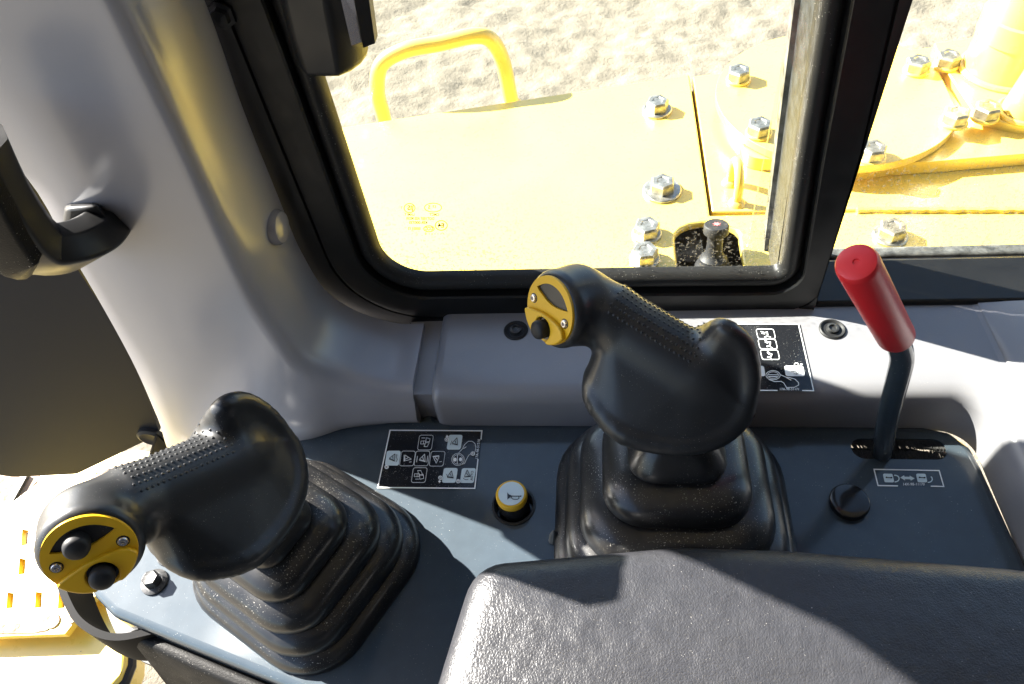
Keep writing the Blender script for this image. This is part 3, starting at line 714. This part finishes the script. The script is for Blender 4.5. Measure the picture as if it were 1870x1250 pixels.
def grip_sdf(p):
    hl = None
    for nn_, dd_ in HULL:
        q_ = p @ nn_ - dd_; hl = q_ if hl is None else np.maximum(hl, q_)
    hl = hl - .0038
    d = seg_sdf(p, BAR_A, BAR_B, .0165, .0172)
    rim = catmull(RIM + RIM[:1], 3)[:-1]
    rd = None; sp = None
    for i in range(len(rim)):
        a, b = rim[i], rim[(i + 1) % len(rim)]
        s = seg_sdf(p, a, b, .0046, .0046); rd = s if rd is None else np.minimum(rd, s)
        h = np.clip((a - BAR_A) @ (BAR_B - BAR_A) / ((BAR_B - BAR_A) @ (BAR_B - BAR_A)), .15, 1.05); root = BAR_A + h * (BAR_B - BAR_A)
        root = root + np.array([0, 0, -.006])
        s = seg_sdf(p, root, a, .0140, .0036); sp = s if sp is None else smin(sp, s, .004)
        s = seg_sdf(p, np.array([.004, -.006, .012]), a, .014, .0036); sp = smin(sp, s, .004)
    body = smin(smin(d, hl, .008), sp, .006)
    body = smin(body, rd, .004)
    # head: rounded cylinder along the face normal with a domed back
    ax = p - (dC - dN * .0135); t = ax @ dN; rr = np.sqrt(np.maximum((ax * ax).sum(1) - t * t, 0))
    qx, qy = rr - (.0236 - .006), np.abs(t) - (.0135 - .006)
    cyl_ = np.sqrt(np.maximum(qx, 0) ** 2 + np.maximum(qy, 0) ** 2) + np.minimum(np.maximum(qx, qy), 0) - .006
    dome = np.linalg.norm(p - (dC - dN * .022), axis=1) - .0222
    head = smin(cyl_, dome, .006)
    neck = seg_sdf(p, dC - dN * .024, BAR_A, .0175, .0165)
    return np.maximum(smin(body, smin(head, neck, .010), .007), (p - dC) @ dN + .0003)
def surface_nets(f, lo, hi, h):
    n_ = np.ceil((np.array(hi) - lo) / h).astype(int) + 1
    g = np.stack(np.meshgrid(*[lo[i] + h * np.arange(n_[i]) for i in range(3)], indexing='ij'), -1)
    Fv = np.full(n_, 1.)
    st = 4; gc = g[::st, ::st, ::st]; co = f(gc.reshape(-1, 3)).reshape(gc.shape[:3])
    ix = [np.minimum((np.arange(n_[i]) + st // 2) // st, gc.shape[i] - 1) for i in range(3)]; Fv = co[np.ix_(*ix)].copy()
    near = np.abs(Fv) < h * st * 1.3; Fv[near] = f(g[near])
    m = n_ - 1; acc = np.zeros(tuple(m) + (3,)); cnt = np.zeros(tuple(m))
    sl_ = lambda o: tuple(slice(o[i], o[i] + m[i]) for i in range(3))
    corners = [(i, j, k) for i in (0, 1) for j in (0, 1) for k in (0, 1)]
    for c0 in corners:
        for ax in range(3):
            if c0[ax]: continue
            c1 = list(c0); c1[ax] = 1; a = Fv[sl_(c0)]; b = Fv[sl_(c1)]; s = (a < 0) != (b < 0)
            t = np.where(s, a / np.where(s, a - b, 1), 0)
            for d_ in range(3): acc[..., d_] += np.where(s, c0[d_] + (t if d_ == ax else 0), 0)
            cnt += s
    act = cnt > 0; idx = -np.ones(tuple(m), int); idx[act] = np.arange(act.sum())
    ii = np.argwhere(act); V = np.array(lo) + h * (ii + acc[act] / cnt[act][:, None])
    faces = []
    for ax in range(3):
        o1, o2 = (ax + 1) % 3, (ax + 2) % 3
        sA = [slice(None)] * 3; sB = [slice(None)] * 3; sA[ax] = slice(0, -1); sB[ax] = slice(1, None)
        s = (Fv[tuple(sA)] < 0) != (Fv[tuple(sB)] < 0); inside = Fv[tuple(sA)] < 0
        for e_ in np.argwhere(s):
            if not (0 < e_[o1] < m[o1] and 0 < e_[o2] < m[o2]): continue
            q_ = []
            for d1, d2 in ((1, 1), (0, 1), (0, 0), (1, 0)):
                c_ = e_.copy(); c_[o1] -= d1; c_[o2] -= d2; q_.append(int(idx[tuple(c_)]))
            faces.append(q_ if inside[tuple(e_)] else q_[::-1])
    return V, faces
SV, SF = surface_nets(grip_sdf, np.array([-.04, -.055, -.012]), np.array([.115, .045, .105]), .0016)
# settle the vertices on the surface
for _ in range(2):
    e_ = 2e-4; f0 = grip_sdf(SV); g_ = np.stack([(grip_sdf(SV + np.eye(3)[i] * e_) - f0) / e_ for i in range(3)], 1)
    SV = SV - g_ * (f0 / np.maximum((g_ * g_).sum(1), .2))[:, None]
GRIP_V = np.array([WLD(p) for p in SV])
me = bpy.data.meshes.new('grip'); me.from_pydata(GRIP_V.tolist(), [], SF); me.update(); me.materials.append(MAT['grip']); GRIP_ME = me
# studs over the top of the bar
studs = []
axd = (BAR_B - BAR_A) / np.linalg.norm(BAR_B - BAR_A); su = np.cross(axd, E3); su = np.array([0, 1., 0]) - axd * axd[1]; su /= np.linalg.norm(su); sv = np.cross(su, axd); sv = sv if sv[2] > 0 else -sv
for i in range(19):
    for j, ang in enumerate(np.linspace(-58, 33, 8)):
        s = -.02 + (i + .5 * (j % 2)) * (.90 / 18.5); 
        if j == 0 and i > 16 or s > (.86 if ang > -20 else .80): continue
        c_ = BAR_A + s * (BAR_B - BAR_A); d_ = math.sin(R(ang)) * su + math.cos(R(ang)) * sv
        ts = np.linspace(.012, .028, 80); f = grip_sdf(c_ + ts[:, None] * d_); k = np.argmax(f > 0)
        if f[k] <= 0: continue
        studs.append((c_ + ts[k] * d_, d_))
sm = [lathe([(.0010, -.0004), (.0008, .0002), (.0004, .00042), (.0001, .00045)], WLD(p), d_[0] * E1 + d_[1] * E2 + d_[2] * E3, 8) for p, d_ in studs]
STUD = join(*sm)
def on_face(a, b, c_): return DC + a * DU + b * DV + c_ * DN
def face_slab(outline, holes, c0, c1): return plate(outline, holes, c0, c1, lift=lambda a, b, z: on_face(a, b, z))
dwin = [(-.0147, .0080)] + [(x, .0157 - (.0157 - .0080) * abs(x / .0147) ** 2.2) for x in np.linspace(-.0135, .0135, 15)] + [(.0147, .0078)] + [(x, .0040 + .0036 * (abs(x) / .0147) ** 1.6) for x in np.linspace(.0125, -.0125, 9)]
fdisc = circle(0, 0, .0205, 56)
TH = (0.0008, -.0118)
cowl_o = [(.0202 * math.cos(a), .0202 * math.sin(a)) for a in np.linspace(R(205), R(256), 10)] + \
         [(TH[0] + .0071 * math.cos(a), TH[1] + .0071 * math.sin(a)) for a in np.linspace(R(238), R(-62), 22)] + \
         [(.0202 * math.cos(a), .0202 * math.sin(a)) for a in np.linspace(R(291), R(338), 9)] + [(.0162, -.0042), (.0125, -.0026), (.005, -.0022), (-.004, -.0032), (-.011, -.0052), (-.0165, -.0072)]
def joystick(label, Rm, Tr, boot_base, boot_top, boot_rot, extra_stub, bscale=(1., 1.)):
    root = thing('joystick', label, 'joystick', 'palm joysticks on the console')
    X4 = Matrix.Identity(4)
    if Rm is not None:
        A = Matrix([[float(c) for c in r] for r in Rm]).to_4x4(); X4 = Matrix.Translation(Vector(Tr)) @ A @ Matrix.Translation(Vector((-.046, -.25, -.095)))
    def put(o):
        o.matrix_world = X4; return o
    g = link('grip', GRIP_ME, None, root, auto=0); put(g)
    s = mesh_obj('grip_studs', *STUD, MAT['grip'], g); tag(s, kind='stuff')
    f = put(mesh_obj('face_plate', *face_slab(fdisc, [dwin], -.0006, .0011), MAT['yplastic'], root, auto=30))
    w_ = mesh_obj('window_recess', *face_slab(circle(0, 0, .019, 40), [], -.002, -.0005), MAT['soft_black'], f)
    cw = mesh_obj('thumb_cowl', *face_slab(cowl_o, [], .0008, .0040), MAT['yplastic'], f, auto=30); bevel(cw, .0011, 3)
    for sx in (-1, 1):
        mesh_obj('screw_seat', *lathe([(.0030, .0010), (.0030, .00125), (.0024, .0013)], on_face(sx * .0149, 0, 0), DN, 24), MAT['gloss_black'], f)
        mesh_obj('screw', *lathe([(.00245, .0010), (.0024, .0019), (.0020, .0024), (.0011, .0025), (.0009, .0014), (.0001, .0014)], on_face(sx * .0149, 0, 0), DN, 24, cap1=False), MAT['screw'], f)
    mesh_obj('button_well', *lathe([(.0069, .0011), (.0069, .0014), (.0002, .0014)], on_face(TH[0], TH[1], 0), DN, 28), MAT['gloss_black'], f)
    mesh_obj('thumb_button', *lathe([(.0052, .0013), (.0056, .003), (.0058, .0064), (.0054, .0080), (.0042, .0090), (.0022, .0095), (.0003, .0096)], on_face(TH[0], TH[1], 0), DN, 28), MAT['soft_black'], f)
    if extra_stub:
        mesh_obj('trim_stub', *lathe([(.0058, -.0006), (.0060, .0040), (.0056, .0062), (.0042, .0074), (.0002, .0078)], on_face(-.0025, .0078, 0), DN, 28), MAT['soft_black'], f)
    boot(boot_base, boot_top, boot_rot, root, *bscale)
    return root
def rodrigues(wd):
    wv = np.radians(np.array(wd, float)); t = np.linalg.norm(wv); k = wv / t; K = np.array([[0, -k[2], k[1]], [k[2], 0, -k[0]], [-k[1], k[0], 0]])
    return np.eye(3) + math.sin(t) * K + (1 - math.cos(t)) * K @ K
joystick('black joystick by the window sill, its yellow face with an empty crescent', None, None, (.046, .2405), (.044, .253), 0.0, False, (1., .94))
joystick('black joystick with round stub in yellow face crescent, over sunlit dusty rubber boot', rodrigues((1.59, 11.546, 80.08)), (-.203, .191, .094), (-.212, .2045), (-.211, .192), R(-29), True, (.9, .82))

# ------------------------------------------------------------------ lock lever
lv = thing('lock_lever', 'red handled safety lock lever rising from a brush slot', 'lever')
b0 = P(1637, 616, y=.288); 
dv = CAM - b0; dist = np.linalg.norm(dv)
t0_ = P(1563, 478, y=.262)
ax = t0_ - b0; ln = np.linalg.norm(ax); ax /= ln
mesh_obj('handle', *lathe([(.0085, 0), (.0098, .0008), (.0104, .003), (.0104, ln * .5), (.0103, ln - .005), (.0100, ln - .0022), (.0092, ln - .0006), (.0076, ln), (.0016, ln - .0002), (.0014, ln - .0008), (.0003, ln - .0008)], b0, ax, 40), MAT['red'], lv)
sp = [P(1612, 838, z=-.03), P(1611, 828, z=.0), P(1622, 760, y=.293), P(1640, 690, y=.291), P(1647, 656, y=.2895), P(1642, 630, y=.288), b0 + ax * .006]
mesh_obj('shaft', *tube(catmull(sp, 6), .0069, 20), MAT['slate'], lv)

# ------------------------------------------------------------------ horn button and plug
hb = thing('horn_button', 'yellow ringed horn push button with trumpet symbol on console', 'button')
hc = np.array([horn_c[0], horn_c[1], 0.])
mesh_obj('recess', *lathe([(.0146, -.001), (.0142, -.002), (.0138, -.008), (.006, -.008)], hc, n=36, cap0=False), MAT['gloss_black'], hb)
mesh_obj('bezel', *lathe([(.0162, .0002), (.0160, .0011), (.0145, .0013), (.0136, .0004), (.0134, -.002)], hc, n=36, cap0=False, cap1=False), MAT['black'], hb)
mesh_obj('body', *lathe([(.0118, -.008), (.0112, .002), (.0104, .0035), (.0098, .011), (.0103, .0115)], hc, n=36), MAT['gloss_black'], hb)
mesh_obj('cap', *lathe([(.0104, .0112), (.0112, .0122), (.0113, .0165), (.0105, .0178), (.0094, .0180)], hc, n=40), MAT['yplastic'], hb)
lab = mesh_obj('symbol_disc', *lathe([(.0093, .0178), (.0092, .0184), (.0001, .0184)], hc, n=40), MAT['horn_label'], hb)
pc = P(1549, 921, z=.0); plug = tag(mesh_obj('blanking_plug', *lathe([(.0118, 0), (.0130, .0006), (.0134, .0022), (.0134, .0044), (.0129, .0054), (.0121, .0058), (.006, .0059), (.0002, .0059)], pc, n=40), MAT['gloss_black']), 'round glossy black blanking plug on the console below the lock symbols', 'plug')
ls = P(1010, 988, z=0)
chip = tag(mesh_obj('cable_tip', *join(lathe([(.0035, 0), (.0028, .006), (.0012, .010), (.0004, .011)], ls, (.1, .3, 1), 8)), MAT['worn_rail']), 'small pale crumb beside the joystick boot at the armrest edge', 'debris')

# ------------------------------------------------------------------ armrest
arm = thing('armrest', 'grained grey vinyl armrest pad across the front of console', 'armrest')
ao = rounded([(-.102, .045), (-.0905, .099), (-.076, .170), (.04, .1838), (.10, .1834), (.215, .176), (.36, .158), (.36, -.06), (-.11, -.06)], [0, .1, .022, .05, .05, .05, .03, .03, .03], 8)
ao = ao[::-1]                                 # counter-clockwise
area = sum(ao[i - 1][0] * ao[i][1] - ao[i][0] * ao[i - 1][1] for i in range(len(ao)))
if area < 0: ao = ao[::-1]
AZ = .1
# resample evenly
pts = np.array(ao + ao[:1]); dl = np.r_[0, np.cumsum(np.linalg.norm(np.diff(pts, axis=0), axis=1))]; s = np.linspace(0, dl[-1], 241)[:-1]
ao = np.stack([np.interp(s, dl, pts[:, 0]), np.interp(s, dl, pts[:, 1])], 1)
rings = []
for a in np.linspace(-90, 90, 15):
    rr = .019; d = (math.cos(R(a)) - 1) * rr; z = AZ - .004 - rr * (1 - math.sin(R(a))) if a >= 0 else AZ - .004 - rr - (.012 if a < 0 else 0) + rr * .8 * math.sin(R(a))
    rings.append([(x, y, z) for x, y in offset_loop(ao, d)])
cen = np.array([.12, .05]); inner = np.array([(x, y) for x, y, z in rings[-1]])
for k in (.08, .18, .3, .45, .6, .75, .9): rings.append([(x, y, AZ - .004 + .004 * math.sin(min(1, k * 2.2) * math.pi / 2)) for x, y in inner + (cen - inner) * k])
mesh_obj('pad', *loft(rings, True, True, True), MAT['leather'], arm, auto=0)
mesh_obj('backing', *plate([(-.07, .03), (-.055, .14), (.2, .145), (.33, .13), (.33, -.03), (-.07, -.03)], [], .035, .056), MAT['black'], arm, smooth=False)

# ------------------------------------------------------------------ printed decals: flat marks laid on the surfaces they are stuck to
def stroke(pts, wpx, closed=False):
    p = np.array(pts, float); n_ = len(p); V = []; Fc = []
    for i in range(n_):
        a = p[i - 1] if (closed or i > 0) else p[i]; b = p[(i + 1) % n_] if (closed or i < n_ - 1) else p[i]
        t1 = p[i] - a; t2 = b - p[i]; l1 = np.linalg.norm(t1); l2 = np.linalg.norm(t2)
        t1 = t1 / l1 if l1 > 0 else t2 / l2; t2 = t2 / l2 if l2 > 0 else t1
        m_ = t1 + t2; m_ /= max(np.linalg.norm(m_), 1e-6); nn = np.array([-m_[1], m_[0]]); sc = min(1.6, 1 / max(.3, m_ @ t1))
        V += [p[i] + nn * wpx / 2 * sc, p[i] - nn * wpx / 2 * sc]
    for i in range(n_ if closed else n_ - 1):
        k = (i + 1) % n_; Fc.append((2 * i, 2 * i + 1, 2 * k + 1, 2 * k))
    return V, Fc
def fillp(pts): return [np.array(p, float) for p in pts], [tuple(range(len(pts)))]
def arcp(cx_, cy_, rx, ry, a0=0, a1=360, n_=24): return [(cx_ + rx * math.cos(R(a)), cy_ + ry * math.sin(R(a))) for a in np.linspace(a0, a1, n_)]
def rrect(x, y, w_, h_, sk=0., r=3.5):
    """rounded tile centred at x,y; sk = sideways lean in pixels over its height"""
    return [(px + sk * (y - py) / h_, py) for px, py in rounded([(x - w_ / 2, y - h_ / 2), (x + w_ / 2, y - h_ / 2), (x + w_ / 2, y + h_ / 2), (x - w_ / 2, y + h_ / 2)], r, 3)]
def text_shape(s, cx_, cy_, height, ang=0., mirror=False, squeeze=1., shear=0., bold=.012):
    cu = bpy.data.curves.new('t', 'FONT'); cu.body = s; cu.align_x = 'CENTER'; cu.align_y = 'CENTER'; cu.size = 1.0; cu.resolution_u = 3; cu.offset = bold
    o = bpy.data.objects.new('t', cu); COL.objects.link(o); dg = bpy.context.evaluated_depsgraph_get()
    me_ = bpy.data.meshes.new_from_object(o.evaluated_get(dg)); V = [np.array(v.co[:2]) for v in me_.vertices]; Fc = [tuple(p.vertices) for p in me_.polygons]
    bpy.data.objects.remove(o); bpy.data.meshes.remove(me_); bpy.data.curves.remove(cu)
    out = []; ca, sa = math.cos(R(ang)), math.sin(R(ang))
    for x, y in V:
        x *= height * 1.38 * squeeze * (-1 if mirror else 1); y *= -height * 1.38
        out.append(np.array([cx_ + x * ca - y * sa + shear * (x * sa + y * ca), cy_ + x * sa + y * ca]))
    return out, Fc
def print_on(name, shapes, mat, parent, **plane):
    if name == 'pictogram' and len(shapes) > 3:
        for sh_ in shapes[:-1]: print_on('stroke', [sh_], mat, parent, **plane)
        shapes = shapes[-1:]
    V, Fc = join(*shapes); me_ = [P(a, b, **plane) for a, b in V]
    return mesh_obj(name, me_, Fc, mat, parent, smooth=False)
Z1, Z2, Z3 = .0005, .0009, .0013
# arm-pattern decal on the console. zoom: photo px = 670 + zx/5.667, 760 + zy/5.667
D1 = lambda zx, zy: (670 + zx / 5.667, 760 + zy / 5.667)
def d1(l): return [D1(*q_) for q_ in l]
dec = thing('lever_pattern_decal', 'dark decal with white lever movement pictograms between the boots', 'decal')
print_on('film', [fillp(d1([(232, 140), (1196, 148), (1125, 758), (103, 746)]))], MAT['black_print'], dec, z=Z1)
print_on('border', [stroke(d1([(1181, 244), (1190, 154), (240, 148), (112, 740), (1117, 750), (1150, 446)]), 2.1)], MAT['white_print'], dec, z=Z2)
def tile(zx, zy, w_, h_, sk, filled):
    x, y = D1(zx, zy); r = rrect(x, y, w_, h_, sk)
    if filled: print_on('tile', [fillp(r)], MAT['horn_label'], dec, z=Z2)
    else: print_on('tile', [stroke(r, .75, True)], MAT['white_print'], dec, z=Z2)
SK = 4.
for zx, zy, f in ((268, 437, 1), (420, 440, 0), (570, 440, 0), (728, 443, 0), (606, 275, 0), (542, 612, 0), (908, 272, 1), (858, 615, 1), (1045, 617, 1)): tile(zx, zy, 25.5, 27, SK, f)
def tri(zx, zy, s=1., rot=0., mat='black_print', wv=1.1):
    """blade arm pictogram: a splayed triangle with a foot"""
    def T(l): 
        ca, sa = math.cos(R(rot)), math.sin(R(rot)); return [D1(zx + s * (a * ca - b * sa), zy + s * (a * sa + b * ca)) for a, b in l]
    return [stroke(T([(38, -46), (-34, 8), (30, 40), (38, -46)]), wv), stroke(T([(-40, 18), (34, 48)]), wv), stroke(T([(8, -16), (14, 26)]), wv)]
for zx, zy, rt in ((260, 430, 0), (908, 268, -10), (858, 612, -18), (1030, 605, -30)): print_on('pictogram', tri(zx, zy, .82, rt), MAT['black_print'], dec, z=Z3)
for zx, zy, rt in ((412, 430, 70), (572, 438, -8), (726, 440, 150)): print_on('pictogram', tri(zx, zy, .85, rt), MAT['white_print'], dec, z=Z3)
print_on('pictogram', [stroke(d1([(310, 395), (304, 430), (316, 450), (300, 478)]), .8), stroke(d1([(880, 255), (862, 300)]), .9), stroke(d1([(820, 600), (840, 640)]), .8), stroke(arcp(*D1(1030, 620), 7, 7, 60, 150, 8), .9)], MAT['black_print'], dec, z=Z3)
print_on('pictogram', [stroke(d1([(523, 415), (514, 478)]), 1), stroke(d1([(630, 412), (620, 480)]), 1), stroke(d1([(436, 478), (462, 474)]), .9), stroke(d1([(750, 476), (776, 470)]), .9)], MAT['white_print'], dec, z=Z3)
for ox, oy, fl_ in ((0, 0, 1), (-66, 338, -1)):
    print_on('pictogram', [stroke([D1(604 + ox + a, 272 + oy + b) for a, b in l], .8, cl) for l, cl in (([(-44, -12), (4, -14), (0, 18), (-48, 18)], 1), ([(-16, -18), (-20, 22)], 0), ([(10, -46 * fl_), (50, -36 * fl_), (44, -6), (6, -2)], 1), ([(2, 6), (42, 4), (20, 46 * fl_), (-12, 44 * fl_)], 1), ([(-38, -44 * fl_), (0, -44 * fl_)], 0))], MAT['white_print'], dec, z=Z3)
hx_, hy_ = D1(943, 450)
print_on('pictogram', [stroke(arcp(hx_, hy_, 11.4, 11.2), .8), stroke(arcp(hx_, hy_, 9, 8.8), .7), stroke([(hx_ - 1, hy_ - 9), (hx_ - 1.5, hy_ + 9)], 1.2)] +
         [fillp(arcp(*D1(912, 452), 3, 3.6, n_=12)[:-1]), fillp(arcp(*D1(970, 450), 3, 3.6, n_=12)[:-1])] +
         [stroke(d1([(945, 388), (990, 340), (1010, 298), (1050, 262), (1090, 262), (1120, 288), (1128, 330), (1118, 372), (1085, 385), (1055, 405), (1030, 450), (1010, 492), (960, 508)]), .9), stroke(d1([(998, 340), (1030, 318)]), .9)], MAT['white_print'], dec, z=Z3)
for zx, zy, ch_ in ((204, 528, 'A'), (826, 243, 'D'), (761, 640, 'D'), (945, 676, 'C'), (1097, 390, 'G')):
    x, y = D1(zx, zy); print_on('letter_dot', [fillp(arcp(x, y, 4., 3.9, n_=16)[:-1])], MAT['white_print'], dec, z=Z3 + .0003); print_on('letter', [text_shape(ch_, x, y, 4.6, -90)], MAT['black_print'], dec, z=Z3 + .0006)
for zx, zy in ((830, 212), (752, 678)):
    x, y = D1(zx, zy); print_on('marker', [fillp([(x - 2.6, y), (x, y - 2.8), (x + 2.6, y), (x, y + 2.8)])], MAT['white_print'], dec, z=Z3)
print_on('lettering', [text_shape('17A-98-51210', *D1(1149, 345), 4.6, -83)], MAT['white_print'], dec, z=Z3)
print_on('lettering', [text_shape('AUTO', *D1(1088, 618), 4.6, -85)], MAT['black_print'], dec, z=Z3 + .0003)

# implement decal on the sill. zoom: photo px = 1320 + zx/7.81, 570 + zy/7.81
D2 = lambda zx, zy: (1320 + zx / 7.81, 570 + zy / 7.81)
def d2(l): return [D2(*q_) for q_ in l]
S0 = .0386
dc2 = thing('implement_decal', 'dusty black decal with white implement pictograms stuck on the sill', 'decal')
print_on('film', [fillp(d2([(-160, 165), (1083, 170), (1300, 1128), (-60, 1122)]))], MAT['black_print'], dc2, z=S0 + Z1)
print_on('border', [stroke(d2([(1130, 1122), (1296, 1124), (1080, 174), (-150, 170), (-60, 1118), (780, 1120)]), 2.)], MAT['white_print'], dc2, z=S0 + Z2)
for zx, zy in ((612, 313), (640, 458), (672, 610)):
    x, y = D2(zx, zy); print_on('tile', [stroke(rrect(x, y, 32, 17.5, -4, 3.5), 1.3, True)], MAT['white_print'], dc2, z=S0 + Z2)
for zx, zy, rt in ((600, 318, 0), (640, 452, 20), (660, 610, 40)):
    def T(l): return [D2(zx + a * math.cos(R(rt)) - b * .7 * math.sin(R(rt)), zy + a * .8 * math.sin(R(rt)) + b * math.cos(R(rt))) for a, b in l]
    print_on('pictogram', [stroke(T([(-62, -40), (0, -22), (28, -34)]), 1.3), stroke(T([(-48, -14), (4, -2)]), 1.3), stroke(T([(30, -38), (40, 10), (8, 42), (-8, 40)]), 2.2), stroke(T([(36, 30), (86, 42)]), 1.4)], MAT['white_print'], dc2, z=S0 + Z3)
for zx, zy in ((460, 842), (1022, 842)):
    x, y = D2(zx, zy); print_on('tile', [fillp(rrect(x, y, 35, 19, -3, 3.5))], MAT['white_print'], dc2, z=S0 + Z2)
print_on('pictogram', [stroke(d2([(400, 850), (430, 810), (455, 810), (420, 880)]), .9), stroke(d2([(450, 870), (478, 880)]), .9), stroke(d2([(960, 815), (1030, 800), (1085, 850), (1055, 890), (1040, 850), (970, 845)]), .9), stroke(d2([(1010, 880), (1045, 885)]), .9)], MAT['black_print'], dc2, z=S0 + Z3)
x, y = D2(716, 903)
print_on('pictogram', [stroke(arcp(x, y, 13, 8.4), 1.2), stroke(arcp(x, y, 10, 6.2), .9), stroke([(x - 9, y - 1), (x + 9, y - .6)], 1.3), stroke([(x - 8, y + 2.4), (x + 8, y + 2.8)], 1.8)] +
         [stroke(d2([(818, 895), (900, 930), (960, 940), (1030, 960), (1080, 1010), (1080, 1045), (1020, 1075), (910, 1080), (870, 1015), (830, 990), (740, 995), (660, 965), (618, 915)]), 1.3), stroke(d2([(900, 932), (975, 975)]), 1.3)], MAT['white_print'], dc2, z=S0 + Z3)
x, y = D2(1065, 748); print_on('marker', [stroke(arcp(x - 2, y, 3.8, 2.6, n_=14), 1.3), fillp([(x + 4, y), (x + 7, y - 2), (x + 10, y), (x + 7, y + 2)])], MAT['white_print'], dc2, z=S0 + Z3)
print_on('lettering', [text_shape('17A-98-31171', *D2(950, 1104), 4.6, 0)], MAT['white_print'], dc2, z=S0 + Z3)

# lock symbols beside the lever slot. zoom: photo px = 1500 + zx/5.682, 760 + zy/5.682
D3 = lambda zx, zy: (1500 + zx / 5.682, 760 + zy / 5.682)
def d3(l): return [D3(*q_) for q_ in l]
dc3 = thing('lock_decal', 'white framed lock and unlock symbols printed beside the lever slot', 'decal')
print_on('border', [stroke(d3([(795, 726), (588, 722), (546, 554), (1222, 567), (1270, 732), (1135, 729)]), 2.2)], MAT['white_print'], dc3, z=Z1)
for zx, op in ((700, 0), (1044, 1)):
    bdy = rounded(d3([(zx - 64, 598), (zx + 36, 600), (zx + 58, 690), (zx - 44, 688)]), 2.5, 3)
    print_on('padlock_body', [fillp(bdy)], MAT['horn_label'], dc3, z=Z1)
    hx2, hy2 = D3(zx + 52, 650)
    print_on('shackle', [stroke(arcp(hx2 + 2, hy2 + (0 if not op else 1), 7.6, 6., -100 if not op else -50, 95, 14), 2.)], MAT['horn_label'], dc3, z=Z1 + .0002)
    print_on('keyhole', [stroke(d3([(zx - 28, 637), (zx + 32, 640)]), 1.2), fillp(arcp(*D3(zx - 24, 637), 1.6, 1.4, n_=10)[:-1]), fillp(arcp(*D3(zx + 26, 640), 1.9, 1.5, n_=10)[:-1])], MAT['black_print'], dc3, z=Z2)
print_on('arrow', [fillp(d3([(818, 640), (858, 615), (862, 630), (918, 632), (914, 618), (968, 648), (928, 672), (922, 658), (866, 656), (868, 670)]))], MAT['horn_label'], dc3, z=Z1)
print_on('lettering', [text_shape('14X-98-11170', *D3(958, 710), 5., 0)], MAT['white_print'], dc3, z=Z1)

# trumpet on the horn cap
D4 = lambda zx, zy: (670 + zx / 5.667, 760 + zy / 5.667)
sh = [fillp([D4(*q_) for q_ in ((1452, 790), (1470, 812), (1500, 824), (1590, 826), (1597, 818), (1597, 842), (1588, 834), (1500, 834), (1472, 848), (1454, 866))]), stroke([D4(*q_) for q_ in ((1500, 830), (1496, 848), (1510, 860), (1560, 862), (1574, 850), (1572, 832))], 1.3)]
print_on('trumpet_symbol', sh, MAT['black_print'], hb, z=.0188)

# etched marking on the glass, seen from behind. zoom: photo px = 700 + zx/11.69, 350 + zy/11.69
D5 = lambda zx, zy: (700 + zx / 11.69, 350 + zy / 11.69)
sh = [stroke(arcp(*D5(560, 355), 10, 8.2), 1.5), stroke(arcp(*D5(1062, 345), 15.6, 8.), 1.4), stroke(arcp(*D5(975, 798), 9.6, 5.4), 1.5), stroke(arcp(*D5(1237, 727), 11, 8.8), 1.6)]
sh += [text_shape('JIS', *D5(580, 355), 8.5, 4, True, bold=.035), text_shape('S', *D5(980, 340), 6.5, 0, True, bold=.035), text_shape('17', *D5(1095, 330), 5, 0, True, bold=.035), text_shape('E4', *D5(1232, 728), 8.5, 4, True, bold=.035), text_shape('CCC', *D5(980, 798), 6.2, 0, True, .8, bold=.035), text_shape('T', *D5(390, 350), 4, 0, True, bold=.035),
       text_shape('CMCT', *D5(1090, 497), 4.6, 2, True, bold=.035), text_shape('LAMI T', *D5(560, 495), 4.3, 2, True, bold=.035), text_shape('DOT1007 AS2 M250', *D5(790, 580), 5.0, 1, True, .86, bold=.035), text_shape('43R-000735', *D5(745, 668), 5.0, 1, True, bold=.035), text_shape('E003115', *D5(660, 795), 4.8, 1, True, bold=.035), text_shape('0', *D5(905, 905), 4.4, 0, True, bold=.035)]
for k in range(6): sh.append(fillp(arcp(*D5(980 + 62 * k, 907), .95, .95, n_=8)[:-1]))
V, Fc = join(*sh)
mesh_obj('glass_marking', [P(a, b, y=.4184) for a, b in V], Fc, MAT['glass_print'], g1, smooth=False)
bpy.context.view_layer.update()
